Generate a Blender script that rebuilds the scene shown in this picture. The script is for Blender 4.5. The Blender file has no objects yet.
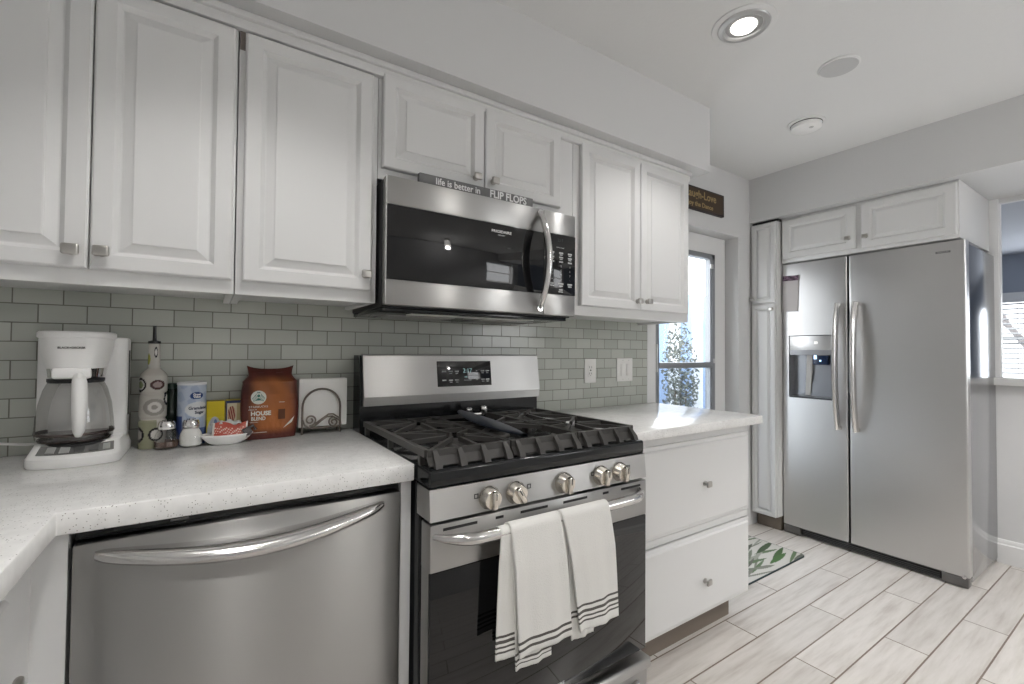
import bpy, bmesh, math, random
from mathutils import Matrix, Vector
random.seed(7)
SC = bpy.context.scene
COL = SC.collection
PI = math.pi

# ------------------------------------------------------------------ camera
YAW, PITCH, ROLL, FPX = .5844, .0203, .0078, 455.87
F = Vector((math.sin(YAW)*math.cos(PITCH), math.cos(YAW)*math.cos(PITCH), math.sin(PITCH)))
R = Vector((math.cos(YAW), -math.sin(YAW), 0)); U = R.cross(F)
R2 = R*math.cos(ROLL)+U*math.sin(ROLL); U2 = -R*math.sin(ROLL)+U*math.cos(ROLL)
cam_d = bpy.data.cameras.new('camera'); cam = bpy.data.objects.new('camera', cam_d); COL.objects.link(cam)
cam_d.sensor_width = 36; cam_d.lens = FPX*36/1024; cam_d.clip_start = .05; cam_d.clip_end = 200
m = Matrix.Identity(4)
for i in range(3):
    m[i][0] = R2[i]; m[i][1] = U2[i]; m[i][2] = -F[i]
m[0][3], m[1][3], m[2][3] = 0, -1.7348, 1.2005
cam.matrix_world = m
SC.camera = cam

# ------------------------------------------------------------------ world, exposure, large lights
SC.view_settings.view_transform = 'Standard'
SC.view_settings.look = 'None'
SC.view_settings.gamma = 1
SC.view_settings.use_curve_mapping = False
SC.view_settings.exposure = 0.0
W = bpy.data.worlds.new('sky'); SC.world = W; W.use_nodes = True
bg = W.node_tree.nodes['Background']; bg.inputs[0].default_value = (.92, .96, 1, 1); bg.inputs[1].default_value = 4.2

def area(name, loc, rot, sx, sy, power, color=(1, 1, 1)):
    d = bpy.data.lights.new(name, 'AREA'); d.shape = 'RECTANGLE'; d.size = sx; d.size_y = sy; d.energy = power; d.color = color
    o = bpy.data.objects.new(name, d); COL.objects.link(o); o.location = loc; o.rotation_euler = rot
    return o
# sun and window fills; the rear window is added for its light
sun_d = bpy.data.lights.new('sun', 'SUN'); sun_d.energy = 5; sun_d.angle = .02; sun_d.color = (1, .97, .92)
sun_o = bpy.data.objects.new('sun', sun_d); COL.objects.link(sun_o); sun_o.rotation_euler = Vector((.12, .49, -.87)).to_track_quat('-Z', 'Y').to_euler()
area('window_fill', (3.2, -3.25, 1.5), (PI/2, 0, 0), 1.0, .8, 6, (1, .98, .96))          # frontal fill at an added, unseen rear window
area('window_fill', (2.58, .30, 1.2), (-PI/2, 0, 0), .55, 1.4, 5, (.95, .98, 1))        # glass of the back door
area('window_fill', (7.40, -1.2, 1.4), (0, PI/2, 0), .9, 1.5, 34, (.9, .95, 1))              # dining room window
DOWNLIGHTS = [(1.645, -.805, 25), (.10, -1.02, 36), (.02, -2.3, 62), (2.75, -2.3, 155)]
def downlight_lamp(x, y, power):
    d = bpy.data.lights.new('downlight_beam', 'SPOT'); d.energy = power; d.spot_size = math.radians(111); d.spot_blend = .5
    d.shadow_soft_size = .05; d.color = (1, .98, .955)
    o = bpy.data.objects.new('downlight_beam', d); COL.objects.link(o); o.location = (x, y, 2.405)
for lamp in DOWNLIGHTS: downlight_lamp(*lamp)
pend = bpy.data.lights.new('pendant_glow', 'POINT'); pend.energy = 15; pend.shadow_soft_size = .05; pend.color = (1, .98, .955)
po = bpy.data.objects.new('pendant_glow', pend); COL.objects.link(po); po.location = (1.42, -2.7, 2.12)

# ------------------------------------------------------------------ materials
MATS = {}
def mat(name, col, rough=.5, metal=0, spec=.5, trans=0, ior=1.45, emit=None, estr=0, coat=0, alpha=1):
    if name in MATS: return MATS[name]
    m = bpy.data.materials.new(name); m.use_nodes = True
    b = m.node_tree.nodes['Principled BSDF']
    b.inputs['Base Color'].default_value = (*col, 1); b.inputs['Roughness'].default_value = rough
    b.inputs['Metallic'].default_value = metal; b.inputs['Specular IOR Level'].default_value = spec
    b.inputs['Transmission Weight'].default_value = trans; b.inputs['IOR'].default_value = ior
    b.inputs['Coat Weight'].default_value = coat; b.inputs['Alpha'].default_value = alpha
    if emit: b.inputs['Emission Color'].default_value = (*emit, 1); b.inputs['Emission Strength'].default_value = estr
    MATS[name] = m
    return m
def N(m, t, **kw):
    n = m.node_tree.nodes.new(t)
    for k, v in kw.items(): setattr(n, k, v)
    return n
def L(m, a, b): m.node_tree.links.new(a, b)
def BS(m): return m.node_tree.nodes['Principled BSDF']
def coords(m, scale=(1, 1, 1), loc=(0, 0, 0), rot=(0, 0, 0)):
    tc = N(m, 'ShaderNodeTexCoord'); mp = N(m, 'ShaderNodeMapping')
    mp.inputs['Scale'].default_value = scale; mp.inputs['Location'].default_value = loc; mp.inputs['Rotation'].default_value = rot
    L(m, tc.outputs['Object'], mp.inputs[0]); return mp.outputs[0]
def noise(m, vec, scale=5, detail=4, rough=.5):
    n = N(m, 'ShaderNodeTexNoise'); n.inputs['Scale'].default_value = scale; n.inputs['Detail'].default_value = detail
    n.inputs['Roughness'].default_value = rough
    if vec: L(m, vec, n.inputs['Vector'])
    return n.outputs['Fac']
def ramp(m, fac, stops, interp='LINEAR'):
    r = N(m, 'ShaderNodeValToRGB'); r.color_ramp.interpolation = interp
    e = r.color_ramp.elements
    while len(e) < len(stops): e.new(.5)
    for i, (p, c) in enumerate(stops): e[i].position = p; e[i].color = (*c, 1) if len(c) == 3 else c
    L(m, fac, r.inputs[0]); return r.outputs[0]
def mixc(m, fac, a, b, mode='MIX'):
    n = N(m, 'ShaderNodeMix', data_type='RGBA', blend_type=mode)
    for sock, v in ((n.inputs[0], fac), (n.inputs[6], a), (n.inputs[7], b)):
        if hasattr(v, 'is_linked'): L(m, v, sock)
        elif isinstance(v, (int, float)): sock.default_value = v
        else: sock.default_value = (*v, 1)
    return n.outputs[2]
def bump(m, height, strength=.2, dist=.002):
    b = N(m, 'ShaderNodeBump'); b.inputs['Strength'].default_value = strength; b.inputs['Distance'].default_value = dist
    L(m, height, b.inputs['Height']); L(m, b.outputs[0], BS(m).inputs['Normal'])
def sr(r, g, b):                                                    # sRGB 0..255 to linear
    f = lambda v: (v/255/12.92) if v/255 <= .04045 else ((v/255+.055)/1.055)**2.4
    return (f(r), f(g), f(b))

WHITE = mat('white_cabinet_paint', (.69, .69, .685), .30)
TRIMW = mat('white_trim_paint', (.76, .76, .755), .4)
WALLM = mat('wall_paint', (.63, .63, .63), .75); bump(WALLM, noise(WALLM, coords(WALLM), 180, 3), .12, .002)
CEILM = mat('ceiling_paint', (.75, .75, .745), .85); bump(CEILM, noise(CEILM, coords(CEILM), 60, 4), .25, .004)
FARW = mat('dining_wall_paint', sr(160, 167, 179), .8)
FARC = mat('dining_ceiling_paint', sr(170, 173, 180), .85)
def steel(name, col, rough, stretch, smear=(0, 0, 1), an=.93):
    m = mat(name, col, rough, 1)
    tv = N(m, 'ShaderNodeCombineXYZ')
    for i in range(3): tv.inputs[i].default_value = smear[i]
    BS(m).inputs['Anisotropic'].default_value = an; L(m, tv.outputs[0], BS(m).inputs['Tangent'])
    n = noise(m, coords(m, stretch), 1, 3)
    mr = N(m, 'ShaderNodeMapRange'); mr.inputs[3].default_value = rough-.02; mr.inputs[4].default_value = rough+.05
    L(m, n, mr.inputs[0]); L(m, mr.outputs[0], BS(m).inputs['Roughness'])
    pass
    return m
STEEL = steel('brushed_steel', (.46, .455, .445), .36, (3, 3, 600))
STEELF = steel('fridge_steel', (.62, .615, .61), .33, (3, 500, 3), (0, 1, .3), .45)
STEELS = mat('fridge_side_steel', (.50, .505, .52), .2, 1)
HANDLE = mat('polished_steel', (.68, .67, .66), .16, 1)
CHROME = mat('chrome', (.8, .79, .78), .08, 1)
NICKEL = mat('brushed_nickel', (.48, .465, .44), .3, 1)
KNOBM = mat('range_knob_metal', (.72, .68, .62), .2, 1)
BLKG = mat('black_enamel', (.010, .011, .012), .12)
BLKM = mat('black_plastic', (.013, .013, .014), .4)
BGLASS = mat('black_glass', (.006, .006, .0065), .03, spec=.6)
IRON = mat('cast_iron', (.055, .052, .049), .42)
BURN = mat('burner_aluminium', (.22, .21, .20), .45, .8)
LEGEND = mat('printed_legend', (.42, .43, .43), .6)
LEGD = mat('dark_legend', (.05, .05, .05), .6)
CLOCK = mat('lit_clock_digits', (.2, .3, .3), .5, emit=(.5, .8, .8), estr=.35)
PLASTW = mat('white_plastic', (.87, .865, .85), .28)
OUTW = mat('white_outlet_plastic', (.80, .79, .76), .35)
SLOT = mat('dark_slot', (.02, .02, .02), .6)
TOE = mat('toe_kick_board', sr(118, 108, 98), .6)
TOEB = mat('shadow_gap', (.03, .03, .03), .8)
ALU = mat('grey_aluminium', sr(140, 143, 147), .4, .35)
CLEAR = mat('clear_glass', (1, 1, 1), .0, trans=1, ior=1.45)
THIN = bpy.data.materials.new('window_glass'); THIN.use_nodes = True
def _thin():
    nt = THIN.node_tree; nt.nodes.clear(); o = nt.nodes.new('ShaderNodeOutputMaterial'); mx = nt.nodes.new('ShaderNodeMixShader')
    t = nt.nodes.new('ShaderNodeBsdfTransparent'); g = nt.nodes.new('ShaderNodeBsdfGlossy'); g.inputs['Roughness'].default_value = .02
    mx.inputs[0].default_value = .07; nt.links.new(t.outputs[0], mx.inputs[1]); nt.links.new(g.outputs[0], mx.inputs[2]); nt.links.new(mx.outputs[0], o.inputs[0])
_thin()
def thin_glass(name, tint, refl):
    m = THIN.copy(); m.name = name
    for n in m.node_tree.nodes:
        if n.type == 'BSDF_TRANSPARENT': n.inputs[0].default_value = (*tint, 1)
        if n.type == 'MIX_SHADER': n.inputs[0].default_value = refl
    return m
CARAFE = thin_glass('carafe_glass', (.80, .80, .79), .10)
JARG = thin_glass('shaker_glass', (.94, .94, .93), .10)

QUARTZ = mat('white_quartz', (.74, .73, .71), .16)
def _q():
    m = QUARTZ; v = coords(m)
    vo = N(m, 'ShaderNodeTexVoronoi'); vo.inputs['Scale'].default_value = 210; L(m, v, vo.inputs['Vector'])
    big = noise(m, v, 38, 2)
    sp = ramp(m, vo.outputs['Distance'], [(.0, (1, 1, 1)), (.16, (1, 1, 1)), (.24, (0, 0, 0))])
    rnd = N(m, 'ShaderNodeSeparateColor'); L(m, vo.outputs['Color'], rnd.inputs[0])
    keep = ramp(m, rnd.outputs[0], [(.0, (0, 0, 0)), (.52, (0, 0, 0)), (.56, (1, 1, 1))])
    k = mixc(m, 1.0, sp, keep, 'MULTIPLY')
    base = ramp(m, big, [(.35, (.82, .815, .80)), (.65, (.88, .875, .86))])
    L(m, mixc(m, k, base, (.30, .285, .26)), BS(m).inputs['Base Color'])
_q()
TILE = mat('sage_glass_tile', (.3, .3, .3), .12)
def _t():
    m = TILE; tc = N(m, 'ShaderNodeTexCoord'); sx = N(m, 'ShaderNodeSeparateXYZ'); L(m, tc.outputs['Object'], sx.inputs[0])
    cx = N(m, 'ShaderNodeCombineXYZ')
    ax = N(m, 'ShaderNodeMath', operation='ADD'); ax.inputs[1].default_value = -.1032+.0987*40; L(m, sx.outputs[0], ax.inputs[0])
    az = N(m, 'ShaderNodeMath', operation='ADD'); az.inputs[1].default_value = -1.2674+.0507*25; L(m, sx.outputs[2], az.inputs[0])
    L(m, ax.outputs[0], cx.inputs[0]); L(m, az.outputs[0], cx.inputs[1])
    b = N(m, 'ShaderNodeTexBrick'); L(m, cx.outputs[0], b.inputs['Vector'])
    b.inputs['Scale'].default_value = 1; b.inputs['Brick Width'].default_value = .0987; b.inputs['Row Height'].default_value = .0507
    b.inputs['Mortar Size'].default_value = .0016; b.inputs['Mortar Smooth'].default_value = .25; b.inputs['Bias'].default_value = 0
    b.inputs['Color1'].default_value = (*sr(176, 179, 171), 1); b.inputs['Color2'].default_value = (*sr(193, 196, 188), 1)
    b.inputs['Mortar'].default_value = (*sr(122, 122, 112), 1)
    L(m, b.outputs['Color'], BS(m).inputs['Base Color'])
    r = N(m, 'ShaderNodeMapRange'); r.inputs[3].default_value = .16; r.inputs[4].default_value = .7; L(m, b.outputs['Fac'], r.inputs[0]); L(m, r.outputs[0], BS(m).inputs['Roughness'])
    inv = N(m, 'ShaderNodeMath', operation='SUBTRACT'); inv.inputs[0].default_value = 1; L(m, b.outputs['Fac'], inv.inputs[1])
    bump(m, inv.outputs[0], .6, .002)
_t()
FLOORM = mat('wood_look_tile', (.6, .57, .54), .28)
def _f():
    m = FLOORM; v = coords(m, loc=(-1.95+.92*6, .54+.1455*24, 0))
    b = N(m, 'ShaderNodeTexBrick'); L(m, v, b.inputs['Vector'])
    b.inputs['Scale'].default_value = 1; b.inputs['Brick Width'].default_value = .92; b.inputs['Row Height'].default_value = .1455
    b.inputs['Mortar Size'].default_value = .0030; b.inputs['Mortar Smooth'].default_value = .1; b.inputs['Bias'].default_value = 0
    b.inputs['Color1'].default_value = (0, 0, 0, 1); b.inputs['Color2'].default_value = (1, 1, 1, 1); b.inputs['Mortar'].default_value = (.5, .5, .5, 1)
    b.offset = .5
    sp = N(m, 'ShaderNodeVectorMath', operation='MULTIPLY_ADD'); L(m, b.outputs['Color'], sp.inputs[0]); sp.inputs[1].default_value = (7, 3, 5)
    mp2 = coords(m, (1.6, 16, 1)); L(m, mp2, sp.inputs[2])
    st = noise(m, sp.outputs[0], 2.2, 6, .6)
    c = ramp(m, st, [(.26, sr(184, 176, 170)), (.45, sr(203, 198, 192)), (.62, sr(213, 208, 203)), (.82, sr(194, 184, 176))])
    t = ramp(m, b.outputs['Color'], [(0, (.90, .90, .90)), (1, (1, 1, 1))])
    c = mixc(m, 1.0, c, t, 'MULTIPLY')
    L(m, mixc(m, b.outputs['Fac'], c, sr(124, 110, 98)), BS(m).inputs['Base Color'])
    inv = N(m, 'ShaderNodeMath', operation='SUBTRACT'); inv.inputs[0].default_value = 1; L(m, b.outputs['Fac'], inv.inputs[1])
    bump(m, inv.outputs[0], .5, .002)
_f()
def vcol(name, rough=.5, metal=0, spec=.5):
    m = mat(name, (1, 1, 1), rough, metal, spec)
    a = N(m, 'ShaderNodeVertexColor', layer_name='print'); L(m, a.outputs[0], BS(m).inputs['Base Color'])
    return m

# ------------------------------------------------------------------ mesh helpers
class MB:
    def __init__(s, M=None): s.v = []; s.f = []; s.c = []; s.M = M or Matrix.Identity(4)
    def add(s, vs, fs, cols=None):
        n = len(s.v); s.v += [s.M @ Vector(p) for p in vs]; s.f += [tuple(i+n for i in f) for f in fs]
        s.c += cols if cols else [(1, 1, 1)]*len(vs)
        return s
    def bmesh_in(s, bm):
        bm.verts.index_update(); s.add([tuple(v.co) for v in bm.verts], [[v.index for v in f.verts] for f in bm.faces]); bm.free(); return s
    def box(s, x0, x1, y0, y1, z0, z1, bev=0, seg=2):
        x0, x1 = sorted((x0, x1)); y0, y1 = sorted((y0, y1)); z0, z1 = sorted((z0, z1))
        bm = bmesh.new(); bmesh.ops.create_cube(bm, size=1)
        for v in bm.verts: v.co = Vector(((x0+x1)/2+v.co.x*(x1-x0), (y0+y1)/2+v.co.y*(y1-y0), (z0+z1)/2+v.co.z*(z1-z0)))
        if bev: bmesh.ops.bevel(bm, geom=bm.edges[:], offset=min(bev, .49*min(x1-x0, y1-y0, z1-z0)), segments=seg, affect='EDGES', profile=.5)
        return s.bmesh_in(bm)
    def prism(s, poly, axis, a, b, bev=0):
        # polygon in the two remaining axes (in xyz order), extruded along axis from a to b
        def P(q, t): return {'x': (t, q[0], q[1]), 'y': (q[0], t, q[1]), 'z': (q[0], q[1], t)}[axis]
        bm = bmesh.new()
        A = [bm.verts.new(P(q, a)) for q in poly]; B = [bm.verts.new(P(q, b)) for q in poly]
        n = len(poly); bm.faces.new(A[::-1]); bm.faces.new(B)
        for i in range(n): bm.faces.new((A[i], A[(i+1) % n], B[(i+1) % n], B[i]))
        bmesh.ops.recalc_face_normals(bm, faces=bm.faces[:])
        if bev: bmesh.ops.bevel(bm, geom=bm.edges[:], offset=bev, segments=2, affect='EDGES', profile=.5)
        return s.bmesh_in(bm)
    def lathe(s, prof, c=(0, 0, 0), seg=32, axis='z', sx=1, sy=1, power=2, colf=None):
        vs = []; cols = []
        for (r, h) in prof:
            for k in range(seg):
                a = 2*PI*k/seg; ca, sa = math.cos(a), math.sin(a)
                if power != 2:
                    q = (abs(ca)**power+abs(sa)**power)**(-1/power); ca *= q; sa *= q
                p = (r*ca*sx, r*sa*sy, h)
                if axis == 'y': p = (p[0], -p[2], p[1])
                if axis == 'x': p = (p[2], p[0], p[1])
                vs.append((c[0]+p[0], c[1]+p[1], c[2]+p[2]))
                if colf: cols.append(colf(a, h))
        fs = []
        for i in range(len(prof)-1):
            for k in range(seg):
                fs.append((i*seg+k, i*seg+(k+1) % seg, (i+1)*seg+(k+1) % seg, (i+1)*seg+k))
        fs.append(tuple(range(seg))[::-1]); fs.append(tuple(range((len(prof)-1)*seg, len(prof)*seg)))
        return s.add(vs, fs, cols if colf else None)
    def tube(s, pts, r, seg=12, up=(0, 0, 1), flat=1.0):
        pts = [Vector(p) for p in pts]; n = len(pts); rs = r if isinstance(r, (list, tuple)) else [r]*n
        vs = []; upv = Vector(up)
        for i, p in enumerate(pts):
            t = (pts[min(i+1, n-1)]-pts[max(i-1, 0)]).normalized()
            a = t.cross(upv)
            if a.length < 1e-4: a = t.cross(Vector((1, 0, 0)) if abs(t.x) < .9 else Vector((0, 1, 0)))
            a.normalize(); b = a.cross(t).normalized()
            for k in range(seg):
                q = 2*PI*k/seg; vs.append(tuple(p+a*math.cos(q)*rs[i]+b*math.sin(q)*rs[i]*flat))
        fs = [(i*seg+k, i*seg+(k+1) % seg, (i+1)*seg+(k+1) % seg, (i+1)*seg+k) for i in range(n-1) for k in range(seg)]
        fs.append(tuple(range(seg))[::-1]); fs.append(tuple(range((n-1)*seg, n*seg)))
        return s.add(vs, fs)
    def bar(s, p, q, w, h):                                        # square bar from p to q
        p, q = Vector(p), Vector(q); t = (q-p).normalized(); a = t.cross(Vector((0, 0, 1)))
        if a.length < 1e-4: a = Vector((1, 0, 0))
        a.normalize(); b = a.cross(t)
        vs = []
        for e in (p, q):
            for i, j in ((-1, -1), (1, -1), (1, 1), (-1, 1)): vs.append(tuple(e+a*i*w/2+b*j*h/2))
        return s.add(vs, [(3, 2, 1, 0), (4, 5, 6, 7), (0, 1, 5, 4), (1, 2, 6, 5), (2, 3, 7, 6), (3, 0, 4, 7)])
    def loops(s, rects, back=True):                                 # nested rectangles (u0,u1,v0,v1,w), front = +w
        vs = []; fs = []
        for (a, b, c, d, w) in rects: vs += [(a, c, w), (b, c, w), (b, d, w), (a, d, w)]
        for i in range(len(rects)-1):
            for k in range(4): fs.append((i*4+k, i*4+(k+1) % 4, i*4+4+(k+1) % 4, i*4+4+k))
        n = len(rects)-1; fs.append((n*4, n*4+1, n*4+2, n*4+3))
        if back: fs.append((3, 2, 1, 0))
        return s.add(vs, fs)
    def door(s, u0, u1, v0, v1, t=.020, st=.045, slope=.032, deep=1.0):
        def I(d, w): return (u0+d, u1-d, v0+d*.9, v1-d*.9, w)
        return s.loops([I(0, 0), I(0, t-.005), I(.002, t-.002), I(.005, t), I(st-.006, t), I(st-.003, t-.003*deep), I(st+.003, t-.0095*deep),
                        I(st+.0045, t-.0115*deep), I(st+.0075, t-.0115*deep), I(st+slope-.003, t-.0035*deep), I(st+slope-.0025, t-.0012*deep), I(st+slope, t-.0004)])
    def slab(s, u0, u1, v0, v1, t=.02, e=.012):
        def I(d, w): return (u0+d, u1-d, v0+d, v1-d, w)
        return s.loops([I(0, 0), I(0, t-.010), I(.002, t-.008), I(e, t-.006), I(e+.003, t-.002), I(e+.006, t)])
    def grid(s, fn, nu, nv, colf=None, closed=False):
        vs = [fn(i/(nu), j/(nv)) for j in range(nv+1) for i in range(nu+1)]
        cols = [colf(i/nu, j/nv) for j in range(nv+1) for i in range(nu+1)] if colf else None
        fs = [(j*(nu+1)+i, j*(nu+1)+i+1, (j+1)*(nu+1)+i+1, (j+1)*(nu+1)+i) for j in range(nv) for i in range(nu)]
        return s.add(vs, fs, cols)
    def text(s, string, size, M, extrude=.0004, align='CENTER', sx=1.0, bold=0):
        d = bpy.data.curves.new('lettering', 'FONT'); d.body = string; d.size = size; d.extrude = extrude; d.align_x = align; d.align_y = 'CENTER'; d.resolution_u = 3
        d.offset = bold
        o = bpy.data.objects.new('lettering', d); COL.objects.link(o)
        me = bpy.data.meshes.new_from_object(o)
        MM = M @ Matrix.Diagonal((sx, 1, 1, 1))
        s.add([tuple(MM @ v.co) for v in me.vertices], [tuple(p.vertices) for p in me.polygons])
        bpy.data.objects.remove(o); bpy.data.curves.remove(d); bpy.data.meshes.remove(me)
        return s
    def build(s, name, material, parent=None, angle=35, smooth=True, label=None):
        me = bpy.data.meshes.new(name)
        off = Vector((0, 0, 0)); p = parent
        while p is not None: off += p.location; p = p.parent
        me.from_pydata([tuple(v-off) for v in s.v], [], s.f)
        bm = bmesh.new(); bm.from_mesh(me)
        bmesh.ops.recalc_face_normals(bm, faces=bm.faces[:]); bm.to_mesh(me); bm.free()
        if any(c != (1, 1, 1) for c in s.c):
            at = me.color_attributes.new('print', 'FLOAT_COLOR', 'POINT')
            for i, c in enumerate(s.c): at.data[i].color = (*c, 1)
        if smooth:
            me.polygons.foreach_set('use_smooth', [True]*len(me.polygons)); me.set_sharp_from_angle(angle=math.radians(angle))
        me.materials.append(material)
        o = bpy.data.objects.new(name, me); COL.objects.link(o); o.parent = parent
        if label: o['label'] = label
        return o
def thing(name, loc, label, cat, group=None):
    o = bpy.data.objects.new(name, None); COL.objects.link(o); o.location = loc; o.empty_display_size = .05
    return tag(o, label, cat, group)
def tag(o, label, cat, group=None, kind=None):
    o['label'] = label; o['category'] = cat
    if group: o['group'] = group
    if kind: o['kind'] = kind
    return o
def struct(name, mb, m, parent=None, **kw):
    o = mb.build(name, m, parent, **kw)
    if parent is None: o['kind'] = 'structure'
    return o
def frame(ox, oy, oz, facing):
    # local u right, v up, w towards the viewer
    M = Matrix.Identity(4)
    u, v, w = {'-y': ((1, 0, 0), (0, 0, 1), (0, -1, 0)), '-x': ((0, -1, 0), (0, 0, 1), (-1, 0, 0)), '+x': ((0, 1, 0), (0, 0, 1), (1, 0, 0)),
               '+z': ((1, 0, 0), (0, 1, 0), (0, 0, 1))}[facing]
    for i in range(3): M[i][0] = u[i]; M[i][1] = v[i]; M[i][2] = w[i]; M[i][3] = (ox, oy, oz)[i]
    return M
def T(x, y, z): return Matrix.Translation((x, y, z))
def knob(M, u, v, w, parent):
    b = MB(M @ T(u, v, w))
    b.lathe([(.011, 0), (.011, .003), (.0065, .005), (.0055, .014), (.009, .017)], seg=18)
    b.box(-.0155, .0155, -.0125, .0125, .015, .026, .005, 3)
    return b.build('knob', NICKEL, parent, angle=50)

# ------------------------------------------------------------------ the room
CZ = 2.428
struct('floor', MB().add([(-.9, -3.4, 0), (3.9, -3.4, 0), (3.9, .16, 0), (-.9, .16, 0)], [(0, 1, 2, 3)]), FLOORM)
c = MB()
c.box(-.95, 4.0, -3.4, .2, CZ, CZ+.1)
struct('ceiling', c, CEILM)
b = MB(); b.box(-.95, 2.14, .02, .16, 0, CZ); b.box(3.03, 4.0, .02, .16, 0, CZ); b.box(2.14, 3.03, .02, .16, 2.0, CZ)
struct('wall_back', b, WALLM)
struct('wall_left', MB().box(-.96, -.86, -3.4, .16, 0, CZ), WALLM)
b = MB(); b.box(-.95, .1, -3.45, -3.3, 0, CZ); b.box(2.1, 2.7, -3.45, -3.3, 0, CZ); b.box(3.7, 4.0, -3.45, -3.3, 0, CZ); b.box(2.7, 3.7, -3.45, -3.3, 0, 1.1); b.box(2.7, 3.7, -3.45, -3.3, 2.0, CZ); b.box(.1, 2.1, -3.45, -3.3, 0, CZ)
struct('wall_rear', b, WALLM)
b = MB(); b.box(3.85, 3.89, -1.085, .16, 0, CZ); b.box(3.85, 3.89, -3.4, -1.085, 0, 1.03); b.box(3.85, 3.89, -3.4, -1.085, 2.09, CZ)
struct('wall_right', b, WALLM)
struct('trim_1', MB().box(2.067, 2.14, -.002, .16, 0, 2.02, .003), TRIMW)                    # white strip between tile and back door
struct('soffit_left_wall', MB().box(-.86, 2.073, -.388, .02, 2.106, CZ), WALLM)
struct('soffit_right_wall', MB().box(3.17, 3.86, -3.3, .02, 2.118, CZ), WALLM)
b = MB(); b.box(-.85, 2.0, -.338, -.30, 2.088, 2.106, .003); b.box(-.85, 2.0, -.326, -.30, 2.062, 2.09, .002)
struct('trim_2', b, WHITE)                                                                  # moulding under the soffit
struct('backsplash_wall', MB().box(-.86, 2.067, 0, .02, .90, 1.40), TILE)
# opening casing, pass-through ledge, baseboard
b = MB(); b.box(3.838, 3.852, -1.088, -1.04, 1.07, 2.118, .003); b.box(3.85, 3.895, -1.092, -1.083, 1.07, 2.09)
struct('trim_3', b, TRIMW)
struct('windowsill_ledge', MB().box(3.80, 3.96, -3.3, -1.06, 1.025, 1.07, .006), mat('ledge_quartz', (.74, .74, .73), .2))
b = MB(); b.prism([(3.832, 0), (3.85, 0), (3.85, .135), (3.844, .135), (3.838, .122), (3.838, .112), (3.832, .105)], 'y', -3.3, -1.065)
bb = MB()
for (a_, c_) in ((0, 0),): pass
struct('baseboard_right', MB().add([(p[0], y, p[1]) for y in (-3.3, -1.065) for p in [(3.832, 0), (3.85, 0), (3.85, .135), (3.844, .135), (3.838, .122), (3.838, .112), (3.832, .105)]],
       [tuple(range(7)), tuple(range(7, 14))]+[(i, (i+1) % 7, 7+(i+1) % 7, 7+i) for i in range(7)]), TRIMW)
b = MB(); b.box(2.7, 3.7, -3.42, -3.36, 1.1, 1.15); b.box(2.7, 3.7, -3.42, -3.36, 1.95, 2.0); b.box(2.7, 2.75, -3.42, -3.36, 1.1, 2.0); b.box(3.65, 3.7, -3.42, -3.36, 1.1, 2.0); b.box(2.75, 3.65, -3.42, -3.36, 1.52, 1.57)
wr = struct('added_rear_window', b, TRIMW)  # unseen window, added to let fill light in from behind
MB().box(2.73, 3.67, -3.395, -3.39, 1.13, 1.97).build('pane', THIN, wr)
# dining room beyond the opening
struct('floor_dining', MB().box(3.89, 7.6, -3.4, .26, -.1, -.0005), FLOORM)
b = MB(); b.box(7.5, 7.65, -3.4, .26, 0, .95); b.box(7.5, 7.65, -3.4, .26, 1.83, 2.4); b.box(7.5, 7.65, -.44, .26, .95, 1.83); b.box(7.5, 7.65, -3.4, -1.9, .95, 1.83)
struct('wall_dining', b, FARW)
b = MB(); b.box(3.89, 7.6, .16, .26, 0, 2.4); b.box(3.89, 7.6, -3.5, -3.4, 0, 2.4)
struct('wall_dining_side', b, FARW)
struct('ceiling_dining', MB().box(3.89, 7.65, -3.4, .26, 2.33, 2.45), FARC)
b = MB(); b.box(7.45, 7.52, -1.95, -1.87, .88, 1.9); b.box(7.45, 7.52, -.47, -.39, .88, 1.9); b.box(7.45, 7.52, -1.95, -.39, 1.82, 1.9); b.box(7.44, 7.54, -1.97, -.37, .90, .96); b.box(7.50, 7.54, -1.9, -.44, 1.37, 1.41)
w2 = struct('window_2', b, TRIMW)
MB().box(7.56, 7.565, -1.9, -.44, .95, 1.83).build('pane', THIN, w2)
bl = thing('window_blind', (7.46, -1.17, .97), 'white horizontal slat blind hanging in the far dining room window', 'blind')
s_ = MB()
for k in range(15):
    z = 1.0+k*.055; s_.add([(7.44, -1.86, z-.010), (7.44, -.48, z-.010), (7.485, -.48, z+.010), (7.485, -1.86, z+.010), (7.44, -1.86, z-.006), (7.44, -.48, z-.006), (7.485, -.48, z+.014), (7.485, -1.86, z+.014)],
        [(0, 1, 2, 3), (7, 6, 5, 4), (0, 4, 5, 1), (1, 5, 6, 2), (2, 6, 7, 3), (3, 7, 4, 0)])
s_.build('slat', TRIMW, bl)
MB().box(7.44, 7.49, -1.86, -.48, 1.79, 1.825, .004).build('headrail', TRIMW, bl)
for y in (-.62, -1.2, -1.75): MB().tube([(7.436, y, .99), (7.436, y, 1.8)], .002, 6).build('ladder_cord', TRIMW, bl)

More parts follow.
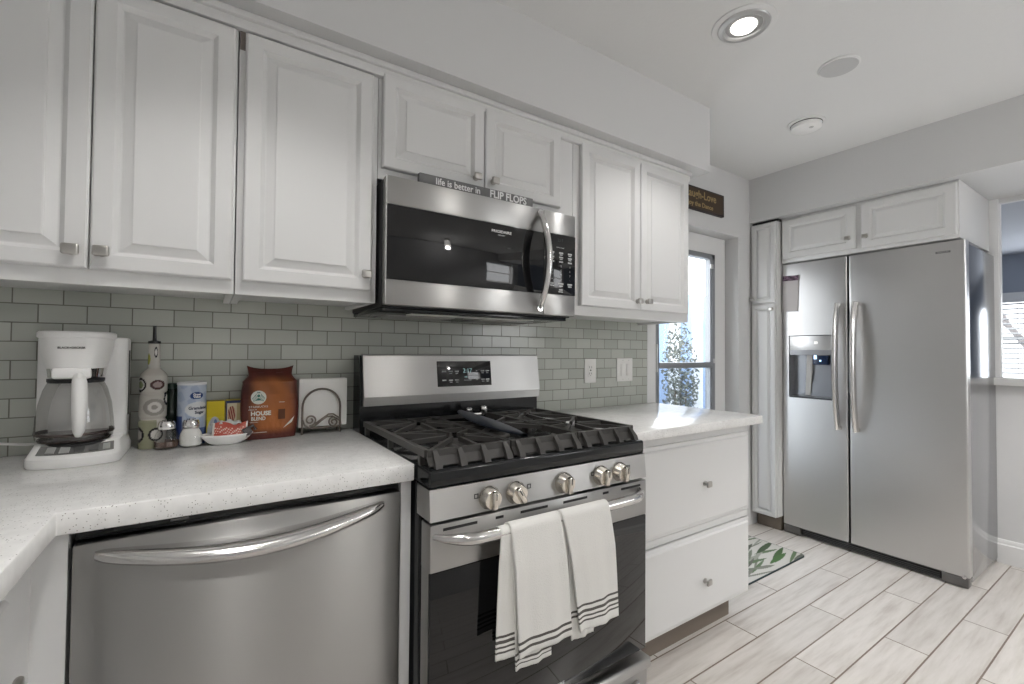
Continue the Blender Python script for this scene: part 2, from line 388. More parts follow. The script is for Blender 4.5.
# back door in its recess
d = MB(); d.box(2.14, 2.27, .12, .16, 0, 2.0); d.box(2.89, 3.03, .12, .16, 0, 2.0); d.box(2.27, 2.89, .12, .16, 1.875, 2.0); d.box(2.27, 2.89, .12, .16, 0, .25)
dr = struct('door_1', d, TRIMW)
a = MB(); a.box(2.27, 2.305, .105, .15, .25, 1.875, .003); a.box(2.855, 2.89, .105, .15, .25, 1.875, .003); a.box(2.27, 2.89, .105, .15, 1.84, 1.875, .003); a.box(2.27, 2.89, .105, .15, .25, .29, .003); a.box(2.30, 2.86, .102, .15, 1.10, 1.137, .003)
a.box(2.843, 2.856, .112, .15, .29, 1.84)
fr = a.build('window_frame', ALU, dr)
MB().box(2.30, 2.86, .128, .132, .28, 1.85).build('pane', THIN, fr)
MB().box(2.30, 2.86, .140, .1405, .28, 1.105).build('insect_screen', thin_glass('screen_mesh', (.80, .82, .84), .02), fr)
k = MB(); k.box(2.83, 2.858, .095, .106, 1.775, 1.805, .003); k.box(2.262, 2.274, .09, .105, 1.08, 1.25, .003); k.box(2.866, 2.880, .098, .106, 1.13, 1.16, .002); k.build('latch', mat('pale_latch', (.6, .6, .6), .4), dr)

# outside, beyond the back door
struct('ground_outside', MB().add([(-3, .16, -.05), (9, .16, -.05), (9, 9, -.05), (-3, 9, -.05)], [(0, 1, 2, 3)]), mat('concrete', (.45, .44, .42), .8))
fe = thing('patio_fence', (4.3, 1.9, -.05), 'pale blue-white board fence outside the glass back door', 'fence')
fm = mat('fence_paint', sr(222, 228, 234), .5); fm2 = mat('fence_paint_blue', sr(150, 176, 212), .5)
for k in range(14):
    x = 2.6+k*.24
    MB().box(x, x+.20, 1.9, 1.94, -.05, 1.95, .006).build('board', fm if k % 2 else fm2, fe)
r = MB(); r.box(2.55, 6.0, 1.94, 2.0, .3, .4); r.box(2.55, 6.0, 1.94, 2.0, 1.5, 1.6); r.build('rail', fm, fe)
bu = thing('shrub', (4.2, 1.35, -.05), 'grey-green leafy shrub outside the glass of the back door', 'shrub')
lv = MB(); rr = random.Random(3)
for k in range(1500):
    q = Vector((rr.gauss(0, 1), rr.gauss(0, 1), rr.gauss(0, 1))).normalized()*(rr.random()**.4)
    p = Vector((4.2+q.x*.19, 1.35+q.y*.19, .85+q.z*.72)); a1 = Vector((rr.uniform(-1, 1), rr.uniform(-1, 1), rr.uniform(-1, 1))).normalized(); a2 = a1.cross(Vector((rr.uniform(-1, 1), rr.uniform(-1, 1), rr.uniform(-1, 1)))).normalized()
    lv.add([tuple(p-a1*.026), tuple(p+a2*.011), tuple(p+a1*.026), tuple(p-a2*.011)], [(0, 1, 2, 3)])
lf = lv.build('foliage', mat('shrub_leaves', sr(112, 118, 110), .6), bu, smooth=False)
st = MB(); [st.tube([(4.2+dx*.2, 1.35+dy*.2, -.05), (4.2+dx, 1.35+dy, .8)], .008, 6) for dx, dy in ((-.08, 0), (.08, .05), (0, -.08), (.03, .1))]; st.build('stem', mat('bark', (.12, .09, .06), .8), bu)
tr = thing('garden_tree', (12, -.3, -.05), 'bare grey-brown tree outside the dining room window', 'tree')
tb = MB(); rr = random.Random(5)
def branch(p, d_, ln, r_, lev):
    q = p+d_*ln; tb.tube([tuple(p), tuple((p+q)/2+Vector((rr.uniform(-.03, .03), rr.uniform(-.03, .03), 0))), tuple(q)], [r_, r_*.85, r_*.7], 6)
    if lev:
        for _ in range(3): branch(q, (d_+Vector((rr.uniform(-.7, .7), rr.uniform(-.7, .7), rr.uniform(-.1, .5)))).normalized(), ln*.72, r_*.6, lev-1)
branch(Vector((12, -.3, -.05)), Vector((.05, .12, 1)).normalized(), 1.1, .11, 4)
tb.build('trunk', mat('tree_bark', (.14, .13, .13), .9), tr)

# ------------------------------------------------------------------ upper cabinets
FY = frame(0, 0, 0, '-y')
def upper(name, u0, u1, v0, v1, doors, label, group='white upper cabinets over the range wall'):
    t = thing(name, ((u0+u1)/2, 0, v0), label, 'cabinet', group)
    b = MB(FY); b.box(u0, u1, v0+.012, v1, 0.0, .29, .001); b.box(u0, u1, v0, v1, .288, .31, .0015)
    b.box(u0, u0+.018, v0, v1, 0, .3); b.box(u1-.018, u1, v0, v1, 0, .3)
    b.build('carcass', WHITE, t)
    for (a, b_, c, d_, kx, kz) in doors:
        dd = MB(FY @ T(0, 0, .310)).door(a, b_, c, d_).build('door', WHITE, t, angle=12)
        knob(FY, kx, kz, .330, dd)
    return t
upper('upper_cabinet', -.86, .0490, 1.347, 2.092, [(-.545, -.239, 1.383, 2.055, -.265, 1.421), (-.236, .043, 1.383, 2.055, -.213, 1.423)],
      'white two-door upper cabinet above the coffee maker')
cab = upper('upper_cabinet', .0515, .428, 1.347, 2.092, [(.067, .410, 1.383, 2.055, .390, 1.430)], 'white single-door upper cabinet left of the microwave')
MB(FY).box(.0525, .0655, 2.012, 2.062, .309, .3112).build('frame_notch', mat('notch_grey', sr(120, 112, 106), .7), cab, label='grey notch')  # thin grey plate set on the white face frame
upper('upper_cabinet', .430, 1.236, 1.742, 2.095, [(.440, .806, 1.776, 2.074, .770, 1.811), (.810, 1.160, 1.776, 2.074, .842, 1.811)],
      'short white two-door upper cabinet directly above the microwave')
upper('upper_cabinet', 1.238, 2.005, 1.352, 2.095, [(1.271, 1.628, 1.392, 2.072, 1.607, 1.431), (1.632, 1.985, 1.392, 2.072, 1.672, 1.433)],
      'tall white two-door upper cabinet right of the microwave')

# ------------------------------------------------------------------ microwave
t = thing('microwave', (.81, 0, 1.325), 'stainless over-the-range microwave with black glass door and curved handle', 'microwave')
b = MB(FY); b.box(.436, 1.188, 1.335, 1.730, .002, .352, .003); b.prism([(.000, 1.322), (.345, 1.338), (.345, 1.35), (0, 1.35)], 'x', 0, 0) if 0 else None
b.build('housing', BLKM, t)
u = MB(FY); u.box(.440, 1.184, 1.322, 1.338, .004, .335, .002); un = u.build('underside', BLKG, t)
g = MB(FY); g.box(.50, .76, 1.3195, 1.3225, .05, .20, .001); g.box(.86, 1.12, 1.3195, 1.3225, .05, .20, .001)
for k in range(12):
    for o_ in (.50, .86): g.box(o_+.012+k*.021, o_+.020+k*.021, 1.318, 1.32, .06, .19)
g.build('grease_filter', mat('filter_mesh', (.45, .45, .44), .4, .9), un)
MB(FY).box(.55, 1.05, 1.3195, 1.3225, .25, .30, .001).build('cooktop_lamp_lens', mat('lamp_lens', (.75, .75, .7), .3), un)
d = MB(FY)
d.box(.434, 1.031, 1.645, 1.7325, .354, .386, .004); d.box(.434, 1.031, 1.3385, 1.416, .354, .386, .004); d.box(.434, .4375, 1.415, 1.646, .354, .386, .001); d.box(.436, 1.031, 1.40, 1.66, .354, .380)
dm = d.build('door', STEEL, t)
MB(FY).box(.4375, 1.030, 1.4165, 1.6445, .3795, .3862, .0015).build('door_glass', BGLASS, dm, label='black glass window')
x = MB(FY); x.text('FRIGIDAIRE', .013, T(.845, 1.618, .3863), .0002, sx=1.25, bold=.0003); x.text('GALLERY', .006, T(.845, 1.606, .3863), .0001, sx=1.2); x.build('lettering', mat('silver_print', (.75, .75, .75), .4), dm, smooth=False)
h = MB(FY); P_ = []
for i in range(25):
    q = i/24; P_.append((1.010+.004*math.sin(PI*q), 1.362+q*(1.712-1.362), .388+.052*math.sin(PI*q)**.75))
h.tube(P_, [.0105+.003*math.sin(PI*i/24) for i in range(25)], 14, up=(1, 0, 0)); h.tube([(1.010, 1.36, .384), (1.010, 1.36, .396)], .012, 12); h.tube([(1.010, 1.713, .384), (1.010, 1.713, .396)], .012, 12)
h.build('handle', HANDLE, dm, label='curved chrome handle')
p = MB(FY); p.box(1.034, 1.188, 1.650, 1.7325, .354, .384, .004); p.box(1.034, 1.188, 1.3385, 1.418, .354, .384, .004); p.box(1.034, 1.188, 1.41, 1.66, .354, .378)
pn = p.build('control_panel', STEEL, t)
MB(FY).box(1.035, 1.188, 1.4185, 1.6495, .3775, .3846, .0015).build('keypad', BGLASS, pn, label='black keypad')
k = MB(FY); W3 = T(0, 0, .3848)
k.text('FRIGIDAIRE', .006, T(1.112, 1.598, .3848), .0001, sx=1.3)
for r_, row in enumerate([('pop', 'veg', 'pot'), ('rht', 'dfr', 'soft'), ('melt', 'warm', 'snk')]):
    for c_, s in enumerate(row):
        k.box(1.062+c_*.044, 1.082+c_*.044, 1.575-r_*.017, 1.581-r_*.017, .3846, .3848)
        if r_ < 2: k.box(1.065+c_*.044, 1.079+c_*.044, 1.569-r_*.017, 1.573-r_*.017, .3846, .3848)
for r_, row in enumerate(['123', '456', '789', '+0-']):
    for c_, s in enumerate(row): k.text(s, .011, T(1.072+c_*.044, 1.527-r_*.017, .3848), .0001)
for c_, s in enumerate(('stop', 'mute', 'start')): k.box(1.060+c_*.044, 1.084+c_*.044, 1.457, 1.463, .3846, .3848); k.box(1.063+c_*.044, 1.081+c_*.044, 1.449, 1.454, .3846, .3848)
k.box(1.106, 1.124, 1.434, 1.439, .3846, .3848); k.box(1.104, 1.126, 1.427, 1.431, .3846, .3848)
k.build('key_legend', LEGEND, pn, smooth=False)
k = MB(FY); k.text('2:17', .016, T(1.112, 1.626, .3848), .0001); k.build('clock_digits', mat('dim_digits', (.05, .06, .06), .5), pn, smooth=False)
# sign on the microwave
t = thing('sign', (.77, -.345, 1.732), 'small grey sign about flip flops standing on top of the microwave', 'sign')
MB(FY).box(.545, .990, 1.7328, 1.768, .352, .372, .002).build('board', mat('grey_sign_wood', sr(112, 112, 112), .7), t)
for w_, sz, u_, bo in (('life is better in', .031, .683, .0004), ('FLIP FLOPS', .036, .882, .0010)): MB(FY).text(w_, sz, T(u_, 1.750, .3722), .0003, sx=.92, bold=bo).build('lettering', mat('white_letter_paint', (.8, .8, .8), .6), t, smooth=False)
t = None
# ------------------------------------------------------------------ counters
ct = MB(); bm_pts = [(-.858, 0), (.436, 0), (.436, -.634), (-.218, -.634), (-.218, -2.4), (-.858, -2.4)]
ct.prism(bm_pts, 'z', .872, .914, .003)
o = ct.build('countertop', QUARTZ); tag(o, 'white speckled L-shaped quartz countertop under the coffee maker', 'countertop')
ct = MB(); ct.prism([(1.206, 0), (2.126, 0), (2.126, -.618), (1.206, -.618)], 'z', .878, .914, .003)
o = ct.build('countertop', QUARTZ); tag(o, 'short white quartz countertop between the range and the back door', 'countertop')

# ------------------------------------------------------------------ left base run
t = thing('base_cabinet', (-.5, -1.4, 0), 'white corner base cabinet left of the dishwasher', 'cabinet')
b = MB(); b.prism([(-.85, .0), (-.206, 0), (-.206, -.612), (-.252, -.612), (-.252, -2.4), (-.85, -2.4)], 'z', .10, .870)
b.build('carcass', WHITE, t)
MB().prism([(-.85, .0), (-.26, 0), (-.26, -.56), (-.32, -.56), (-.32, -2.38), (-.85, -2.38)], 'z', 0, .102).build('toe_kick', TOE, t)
FX = frame(-.252, 0, 0, '+x')
for (a_, b_, kz) in ((-1.14, -.79, -1.10), (-1.60, -1.15, -1.19), (-2.38, -1.62, -1.66)):
    dd = MB(FX).door(a_, b_, .12, .84).build('door', WHITE, t, angle=12)
    knob(FX, kz if kz != -1.10 else -.842, .735, .02, dd)
o = MB().box(.409, .436, -.612, 0, 0, .871, .001).build('filler_panel', WHITE); tag(o, 'narrow white filler panel between dishwasher and range', 'panel')

# ------------------------------------------------------------------ dishwasher
t = thing('dishwasher', (.10, -.3, 0), 'built-in stainless dishwasher with bowed bar handle', 'dishwasher')
MB(FY).box(-.198, .404, .10, .868, .02, .585).build('tub', BLKM, t)
MB(FY).box(-.1995, .406, .849, .8705, .56, .600, .002).build('control_strip', BLKG, t)
x = MB(FY); x.box(-.06, -.03, .857, .861, .600, .6003); x.build('badge', mat('badge_grey', (.15, .15, .15), .4), t)
dw = MB(FY).box(-.1995, .406, .105, .846, .585, .620, .004).build('door', STEEL, t)
h = MB(FY); n = 41; vs = []; seg = 20
for i in range(n):
    q = i/(n-1); u_ = -.168+q*(.362+.168); s = math.sin(PI*q); e = max(s, .0)**.45
    cz_ = .822-.028*s; hh = .009+.010*e; ww = .012+.058*s**.7; w0 = .6195
    for k in range(seg):
        a_ = 2*PI*k/seg; ca, sa = math.cos(a_), math.sin(a_)
        ca = math.copysign(abs(ca)**.8, ca)
        vs.append((u_, cz_+hh*sa+.010*s*(.5-.5*ca)*0, w0-.004+ww*(.5+.5*ca)*1.0 - (.012*(1-ca)*.5)))
fs = [(i*seg+k, i*seg+(k+1) % seg, (i+1)*seg+(k+1) % seg, (i+1)*seg+k) for i in range(n-1) for k in range(seg)]+[tuple(range(seg))[::-1], tuple(range((n-1)*seg, n*seg))]
h.add(vs, fs)
h.build('handle', HANDLE, dw, label='polished bowed steel handle')
MB(FY).box(-.19, .40, .01, .10, .04, .54).build('kick_plate', BLKM, t)

# ------------------------------------------------------------------ range
RX0, RX1 = .441, 1.2005
t = thing('range', (.82, -.35, 0), 'freestanding stainless gas range with black cooktop', 'stove')
b = MB(FY); b.box(RX0+.003, RX1-.003, .03, .868, .04, .66, .003)
for u_ in (RX0+.06, RX1-.06):
    for w_ in (.1, .6): b.lathe([(.018, 0), (.018, .03)], c=(u_, w_, 0), seg=12) if 0 else b.box(u_-.015, u_+.015, 0, .035, w_-.015, w_+.015)
b.build('body', BLKG, t)
c = MB(FY); c.box(RX0, RX1, .868, .911, .05, .7165, .008, 3)
ck = c.build('cooktop', BLKG, t)
# console
c = MB(FY); c.prism([(.868, .03), (.868, .115), (1.01, .128), (1.185, .102), (1.185, .03)][::1], 'x', RX0+.004, RX1-.002) if 0 else None
cb = MB(); cb.add([(x_, -w_, z_) for x_ in (RX0-.004, RX1+.002) for (w_, z_) in ((.03, .868), (.118, .868), (.118, 1.02), (.100, 1.182), (.03, 1.182))],
                  [(0, 1, 2, 3, 4), (9, 8, 7, 6, 5)]+[(i, (i+1) % 5, 5+(i+1) % 5, 5+i) for i in range(5)])
bk = cb.build('backguard', BLKG, t)
cs = MB(); pr = [(.132, 1.004), (.139, 1.036), (.118, 1.181), (.112, 1.186), (.09, 1.186), (.09, 1.006)]
cs.add([(x_, -w_, z_) for x_ in (RX0+.004, RX1+.002) for (w_, z_) in pr], [tuple(range(6)), tuple(range(11, 5, -1))]+[(i, (i+1) % 6, 6+(i+1) % 6, 6+i) for i in range(6)])
cp = cs.build('console', STEEL, bk, angle=20)
Mc = FY @ T(0, 1.112, .1275) @ Matrix.Rotation(-math.atan2(.019, .145), 4, 'X')
MB(Mc).box(.722, .960, -.050, .048, -.002, .0018, .001).build('display', BGLASS, bk, label='black touch display')
k = MB(Mc)
for r_ in (0, 1):
    for u_ in (.742, .770, .796, .890, .912, .934):
        k = MB(Mc); k.box(u_, u_+(.006 if u_ == .890 else .017), .006-r_*.034, .011-r_*.034, .0018, .0021)
        if u_ > .75 and u_ != .890: k.box(u_+.003, u_+.014, -.001-r_*.034, .002-r_*.034, .0018, .0021)
        k.build('touch_key', LEGEND, bk, smooth=False)
k = MB(Mc); k.box(.835, .868, -.028, -.026, .0018, .0021); k.build('display_line', LEGEND, bk, smooth=False)
k = MB(Mc); k.text('2:17', .024, T(.852, .010, .002), .0001); k.box(.838, .850, -.016, -.013, .0018, .0021); k.build('clock_digits', CLOCK, bk, smooth=False)
# control panel with knobs
c = MB(); c.add([(x_, -w_, z_) for x_ in (RX0, RX1) for (w_, z_) in ((.64, .792), (.724, .792), (.717, .867), (.64, .867))], [(0, 1, 2, 3), (7, 6, 5, 4), (0, 4, 5, 1), (1, 5, 6, 2), (2, 6, 7, 3), (3, 7, 4, 0)])
pn = c.build('control_panel', STEEL, t)
for i, (u_, ang) in enumerate(((.603, 0), (.684, 32), (.850, 0), (.996, 0), (1.077, 0))):
    M = FY @ T(u_, .826, .7205) @ Matrix.Rotation(math.radians(4), 4, 'X') @ Matrix.Rotation(math.radians(ang), 4, 'Z')
    k = MB(M); k.lathe([(.030, 0), (.030, .006), (.027, .010), (.0255, .024), (.023, .027), (.010, .0275)], seg=32)
    k.box(-.0085, .0085, -.0235, .0235, .020, .040, .006, 3)
    kb = k.build('knob', KNOBM, t, angle=45)
    MB(M).box(-.0012, .0012, .004, .021, .0398, .0405).build('pointer_mark', LEGD, kb)
for u_ in (.560, .724, .960, 1.115):
    k = MB(FY); k.box(u_, u_+.012, .838, .840, .7208, .7213); k.box(u_, u_+.012, .828, .830, .7212, .7217); k.box(u_, u_+.002, .828, .840, .7208, .7217); k.box(u_+.010, u_+.012, .828, .840, .7208, .7217)
    k.build('knob_legend', LEGD, pn, smooth=False)
# oven door
d = MB(FY); d.box(RX0, RX1, .671, .784, .668, .7245, .004); d.box(RX0+.001, RX1-.001, .239, .68, .668, .716, .003)
od = d.build('oven_door', STEEL, t)
MB(FY).box(RX0+.0005, RX1-.0005, .239, .6705, .712, .7243, .003).build('oven_glass', BGLASS, od, label='black oven glass')
for a_, b_ in ((.474, .568), (.622, .646), (.700, .792), (.848, .940), (1.004, 1.028), (1.083, 1.172)): MB(FY).box(a_, b_, .7665, .7735, .7235, .7250).build('vent_slot', SLOT, od)
x = MB(FY); x.text('FRIGIDAIRE', .0105, T(.822, .262, .7245), .0002, sx=1.25, bold=.0003); x.build('lettering', mat('silver_print', (.75, .75, .75), .4), od, smooth=False)
h = MB(FY); pp = []; rs = []
for i in range(41):
    q = i/40; u_ = .452+q*(1.168-.452); e = min(q, 1-q)
    pp.append((u_, .757-.004*math.sin(PI*q), .722+.058*min(1, (e/.11))**.55 if e < .11 else .780)); rs.append(.0075+.0075*min(1, e/.08))
h.tube(pp, rs, 16, up=(0, 1, 0)); h.build('handle', HANDLE, od, label='polished steel bar handle')
# storage drawer
d = MB(FY); d.box(RX0, RX1+.0, .055, .222, .66, .730, .005); d.box(RX0, RX1, .190, .224, .70, .748, .008, 3)
dd = d.build('storage_drawer', STEEL, t)
h = MB(FY); h.tube([(.50+q*(1.15-.50)/20, .150, .732+.024*math.sin(PI*q/20)**.5) for q in range(21)], .010, 12, up=(0, 1, 0)); h.build('handle', HANDLE, dd)
# burners
for (u_, w_, r_) in ((.60, .25, .036), (.60, .53, .046), (.82, .39, .040), (1.04, .25, .034), (1.04, .53, .050)):
    bb = MB().lathe([(r_*1.35, .911), (r_*1.3, .916), (r_, .917), (r_, .928), (r_*.95, .930)], c=(u_, -w_, 0), seg=28).build('burner', BURN, t)
    MB().lathe([(r_*1.04, .930), (r_*1.06, .933), (r_*1.0, .938), (r_*.6, .9395)], c=(u_, -w_, 0), seg=28).build('burner_cap', IRON, bb)
# grates
def grate(u0, u1, burners, nrib):
    g = MB(); z0, z1 = .935, .951
    def br(a_, b_, w=.013, h=.014, z=.945): g.bar((a_[0], -a_[1], z), (b_[0], -b_[1], z), w, h)
    W0, W1 = .135, .672
    br((u0, W0), (u0, W1), .014, .018); br((u1, W0), (u1, W1), .014, .018); br((u0, W0), (u1, W0)); br((u0, W1), (u1, W1), .014, .016)
    br((u0, (W0+W1)/2), (u1, (W0+W1)/2), .010)
    for (bu_, bw_) in burners:
        for k in range(8):
            a_ = k*PI/4+PI/8*0; dx, dy = math.cos(a_), math.sin(a_)
            tx = ((u1-bu_) if dx > 0 else (bu_-u0))/abs(dx) if abs(dx) > .1 else 9
            ty = min(.135, (W1-bw_) if dy > 0 else (bw_-W0))/abs(dy) if abs(dy) > .1 else 9
            e = min(tx, ty)
            g.bar((bu_+dx*.028, -(bw_+dy*.028), .950), (bu_+dx*e, -(bw_+dy*e), .946), .009, .013)
    for i in range(nrib):                                         # sloping front feet
        u_ = u0+.018+(u1-u0-.036)*i/(nrib-1)
        vs = []
        for du in (-.006, .006):
            for (w_, z_) in ((.655, .952), (.680, .9525), (.706, .926), (.711, .9125), (.692, .9125), (.676, .930), (.655, .936)): vs.append((u_+du*(1 if w_ < .69 else 1.5), -w_, z_))
        g.add(vs, [tuple(range(7)), tuple(range(13, 6, -1))]+[(j, (j+1) % 7, 7+(j+1) % 7, 7+j) for j in range(7)])
    # front apron between the feet
    g.add([(u0, -.668, .951), (u1, -.668, .951), (u1, -.694, .9165), (u0, -.694, .9165), (u0, -.660, .946), (u1, -.660, .946), (u1, -.688, .9125), (u0, -.688, .9125)],
          [(0, 1, 2, 3), (7, 6, 5, 4), (0, 4, 5, 1), (1, 5, 6, 2), (2, 6, 7, 3), (3, 7, 4, 0)])
    for u_ in (u0, u1):
        for w_ in (.16, .40, .64): g.box(u_-.007, u_+.007, -w_-.007, -w_+.007, .9105, .94)
    return g.build('grate', IRON, t, angle=30)
grate(.452, .694, [(.60, .25), (.60, .53)], 4)
grate(.700, .940, [(.82, .39)], 4)
grate(.946, 1.188, [(1.04, .25), (1.04, .53)], 4)
# dark spoon rest left on the middle grate
t = thing('spoon_rest', (.78, -.42, .953), 'dark blue-black spoon rest with metal tip lying on the middle grate', 'spoon rest')
def srf(i, j):
    q = j; wv = .012+.030*math.sin(PI*min(1, q*1.05))**.7; a_ = i*2*PI
    y = -.20-.46*q; x = .785-.03*q
    return (x+wv*math.cos(a_), y, .9605+.005*math.sin(a_)+(.014*(1-q)**2))
MB().grid(srf, 20, 24).build('tray', mat('navy_enamel', (.006, .009, .017), .38), t)
k = MB(); k.lathe([(.010, .953), (.013, .972), (.012, .985), (.006, .988)], c=(.815, -.215, 0), seg=16); k.lathe([(.010, .953), (.014, .975), (.012, .99), (.006, .992)], c=(.872, -.225, 0), seg=16); k.tube([(.80, -.21, .962), (.872, -.225, .962)], .006, 8)
k.build('metal_tip', CHROME, t)

# ------------------------------------------------------------------ towels on the oven handle
def towel_mat(name, zs):
    m = mat(name, (.78, .77, .74), .9, spec=.2)
    tc = N(m, 'ShaderNodeTexCoord'); sx = N(m, 'ShaderNodeSeparateXYZ'); L(m, tc.outputs['Object'], sx.inputs[0]); tot = None
    for z, e in zs:
        cpn = N(m, 'ShaderNodeMath', operation='COMPARE'); cpn.inputs[1].default_value = z; cpn.inputs[2].default_value = e; L(m, sx.outputs[2], cpn.inputs[0])
        if tot is None: tot = cpn.outputs[0]
        else:
            mx = N(m, 'ShaderNodeMath', operation='MAXIMUM'); L(m, tot, mx.inputs[0]); L(m, cpn.outputs[0], mx.inputs[1]); tot = mx.outputs[0]
    L(m, mixc(m, tot, (.78, .77, .74), sr(96, 94, 90)), BS(m).inputs['Base Color'])
    wv = N(m, 'ShaderNodeTexVoronoi'); wv.inputs['Scale'].default_value = 320; L(m, tc.outputs['Object'], wv.inputs['Vector'])
    bump(m, wv.outputs['Distance'], .5, .0015)
    return m
def towel_layer(name, parent, xt, xb, zb, w_out, stripes, wave=.004, z_back=None, ph=0, rtop=.0175):
    # from behind the bar (if z_back) over its top and down the front; x edges go from xt at the bar to xb at the hem
    path = []
    if z_back is not None: path += [(.748, z_back+(.735-z_back)*k/14) for k in range(15)]
    for k in range(13):
        a_ = PI-PI*k/12; path.append((.780+rtop*math.cos(a_), .756+rtop*math.sin(a_)*1.05))
    for k in range(1, 41):
        q = k/40; path.append((.780+rtop+(w_out-.780-rtop)*min(1, q*3), .756-(.756-zb)*q))
    n = len(path)-1
    def fn(i, j):
        k = min(n, int(round(j*n))); w_, z_ = path[k]; d_ = max(0, (.756-z_)/(.756-zb)); q = d_**.8
        x = (xt[0]+(xb[0]-xt[0])*q)*(1-i)+(xt[1]+(xb[1]-xt[1])*q)*i
        wv = wave*math.sin(i*9+ph+z_*5)*d_+.35*wave*math.sin(i*21+ph*2)*d_
        return (x, -(w_+wv*(1 if k > 14 else .4)), z_)
    o = MB().grid(fn, 24, n).build(name, towel_mat('towel_cloth_%s_%d' % (parent.name.replace('.', ''), len(parent.children)), [(z-parent.location.z, e) for z, e in stripes]), parent, angle=80)
    s = o.modifiers.new('thickness', 'SOLIDIFY'); s.thickness = .0035; s.offset = 0
    return o
t = thing('dish_towel', (.70, -.78, .41), 'white striped dish towel folded over the left half of the oven handle', 'towel', 'striped towels on the oven handle')
towel_layer('front_fold', t, (.622, .778), (.640, .812), .452, .808, [(.487, .0035), (.470, .0035)], .003)
towel_layer('under_fold', t, (.626, .74), (.640, .752), .414, .795, [(.453, .003), (.438, .003), (.427, .0015)], .003, ph=1, rtop=.0150)
towel_layer('back_fold', t, (.596, .70), (.586, .70), .452, .790, [(.508, .003), (.495, .004), (.482, .0025), (.470, .0025)], .003, z_back=.725, ph=2, rtop=.0130)
t = thing('dish_towel', (.88, -.78, .42), 'white striped dish towel bunched over the middle of the oven handle', 'towel', 'striped towels on the oven handle')
towel_layer('front_fold', t, (.786, .957), (.838, .987), .448, .808, [(.517, .003), (.500, .004), (.486, .0025), (.474, .0025)], .004, ph=.7)
towel_layer('under_fold', t, (.80, .93), (.822, .90), .426, .795, [(.50, .003), (.487, .003)], .003, ph=1.5, rtop=.0150)
towel_layer('back_fold', t, (.775, .90), (.790, .88), .440, .788, [(.487, .003), (.470, .003)], .003, z_back=.725, ph=2.5, rtop=.0130)

# ------------------------------------------------------------------ right base cabinet
t = thing('base_cabinet', (1.62, -.3, 0), 'white drawer base cabinet right of the range', 'cabinet')
b = MB(FY); b.box(1.206, 2.052, .115, .877, .002, .575, .001); b.box(1.206, 2.052, .845, .877, .57, .585, .002)
b.build('carcass', WHITE, t)
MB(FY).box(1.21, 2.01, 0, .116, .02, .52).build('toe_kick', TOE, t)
for (a_, b_, kz) in ((.497, .845, .664), (.13, .462, .268)):
    g = MB(FY @ T(0, 0, .575)).slab(1.222, 2.046, a_, b_, .027, .014)
    dd = g.build('drawer', WHITE, t, angle=12)
    knob(FY, 1.706, kz, .602, dd)
MB(FY).box(1.222, 2.048, .466, .494, .574, .590, .004).build('rail', WHITE, t)

# ------------------------------------------------------------------ counter-top things
CT = .9145
# coffee maker
t = thing('coffee_maker', (-.276, -.13, CT), 'white drip coffee maker with glass carafe in the counter corner', 'coffee maker')
cx = -.274
def dshape(hw, yb, yf, n=22, bulge=1.0):
    pts = [(cx-hw, yb), (cx+hw, yb)][::1]
    for k in range(n+1):
        a_ = PI*k/n; pts.append((cx+hw*math.cos(a_)**1 if True else 0, yf+.05*bulge-(.05*bulge+.0)*1-(.06*bulge)*math.sin(a_)**.7))
    return pts
def outline(hw, yf, n=26): return [(cx+hw, -.03), ]+[(cx+hw*math.cos(PI*k/n), yf-.060*max(0, math.sin(PI*k/n))**.7) for k in range(n+1)]+[(cx-hw, -.03)]
rings = [(outline(.086, -.183), CT), (outline(.088, -.185), CT+.004), (outline(.088, -.185), CT+.022), (outline(.086, -.182), CT+.026), (outline(.080, -.140), CT+.050), (outline(.076, -.136), CT+.052)]
b = MB(); n_ = len(rings[0][0])
b.add([(x, y, z) for r_, z in rings for (x, y) in r_], [(j*n_+k, j*n_+(k+1) % n_, (j+1)*n_+(k+1) % n_, (j+1)*n_+k) for j in range(5) for k in range(n_)]+[tuple(range(n_))[::-1], tuple(range(5*n_, 6*n_))])
bs = b.build('base', PLASTW, t)
p = MB()
def slope(i, q, lift=.0012):                                      # a point on the sloping front of the base
    a_ = PI*i; hw = .086-.006*q; yf = -.182+.042*q
    return (cx+hw*math.cos(a_), yf-.060*max(0, math.sin(a_))**.7-lift*.5, CT+.026+.024*q+lift)
p.grid(lambda i, j: slope(.16+.62*i, .16+.70*j), 20, 4)
p.build('control_strip', mat('silver_plastic', (.45, .45, .44), .25, .7), bs)
for i in range(5):
    k = MB(); q_ = [slope(.24+.105*i+di, .5+dq, .003) for di, dq in ((-.035, -.22), (.035, -.22), (.035, .22), (-.035, .22))]; k.add(q_+[slope(.24+.105*i+di, .5+dq, 0) for di, dq in ((-.035, -.22), (.035, -.22), (.035, .22), (-.035, .22))], [(0, 1, 2, 3), (0, 1, 5, 4), (1, 2, 6, 5), (2, 3, 7, 6), (3, 0, 4, 7)])
    k.build('button', mat('dark_button', (.09, .09, .09), .3) if i in (1, 2) else mat('grey_button', (.36, .36, .35), .35), bs)
MB().lathe([(.066, CT+.045), (.066, CT+.051), (.060, CT+.052)], c=(cx, -.150, 0), seg=32).build('hot_plate', BLKM, t)
cu = cx-.011
w = MB(); w.prism([(cu-.086, -.025), (cu+.094, -.025), (cu+.094, -.085), (cu+.078, -.098), (cu-.070, -.098), (cu-.086, -.085)], 'z', CT+.04, CT+.315, .007)
w.build('water_tank', PLASTW, t)
g = MB(); g.box(cu+.0935, cu+.0955, -.068, -.050, CT+.10, CT+.28, .0008); g.build('water_gauge', mat('grey_gauge', (.12, .12, .12), .2), t)
b = MB()
prof = [(.054, .232), (.057, .240), (.066, .278), (.069, .306), (.0695, .311)]
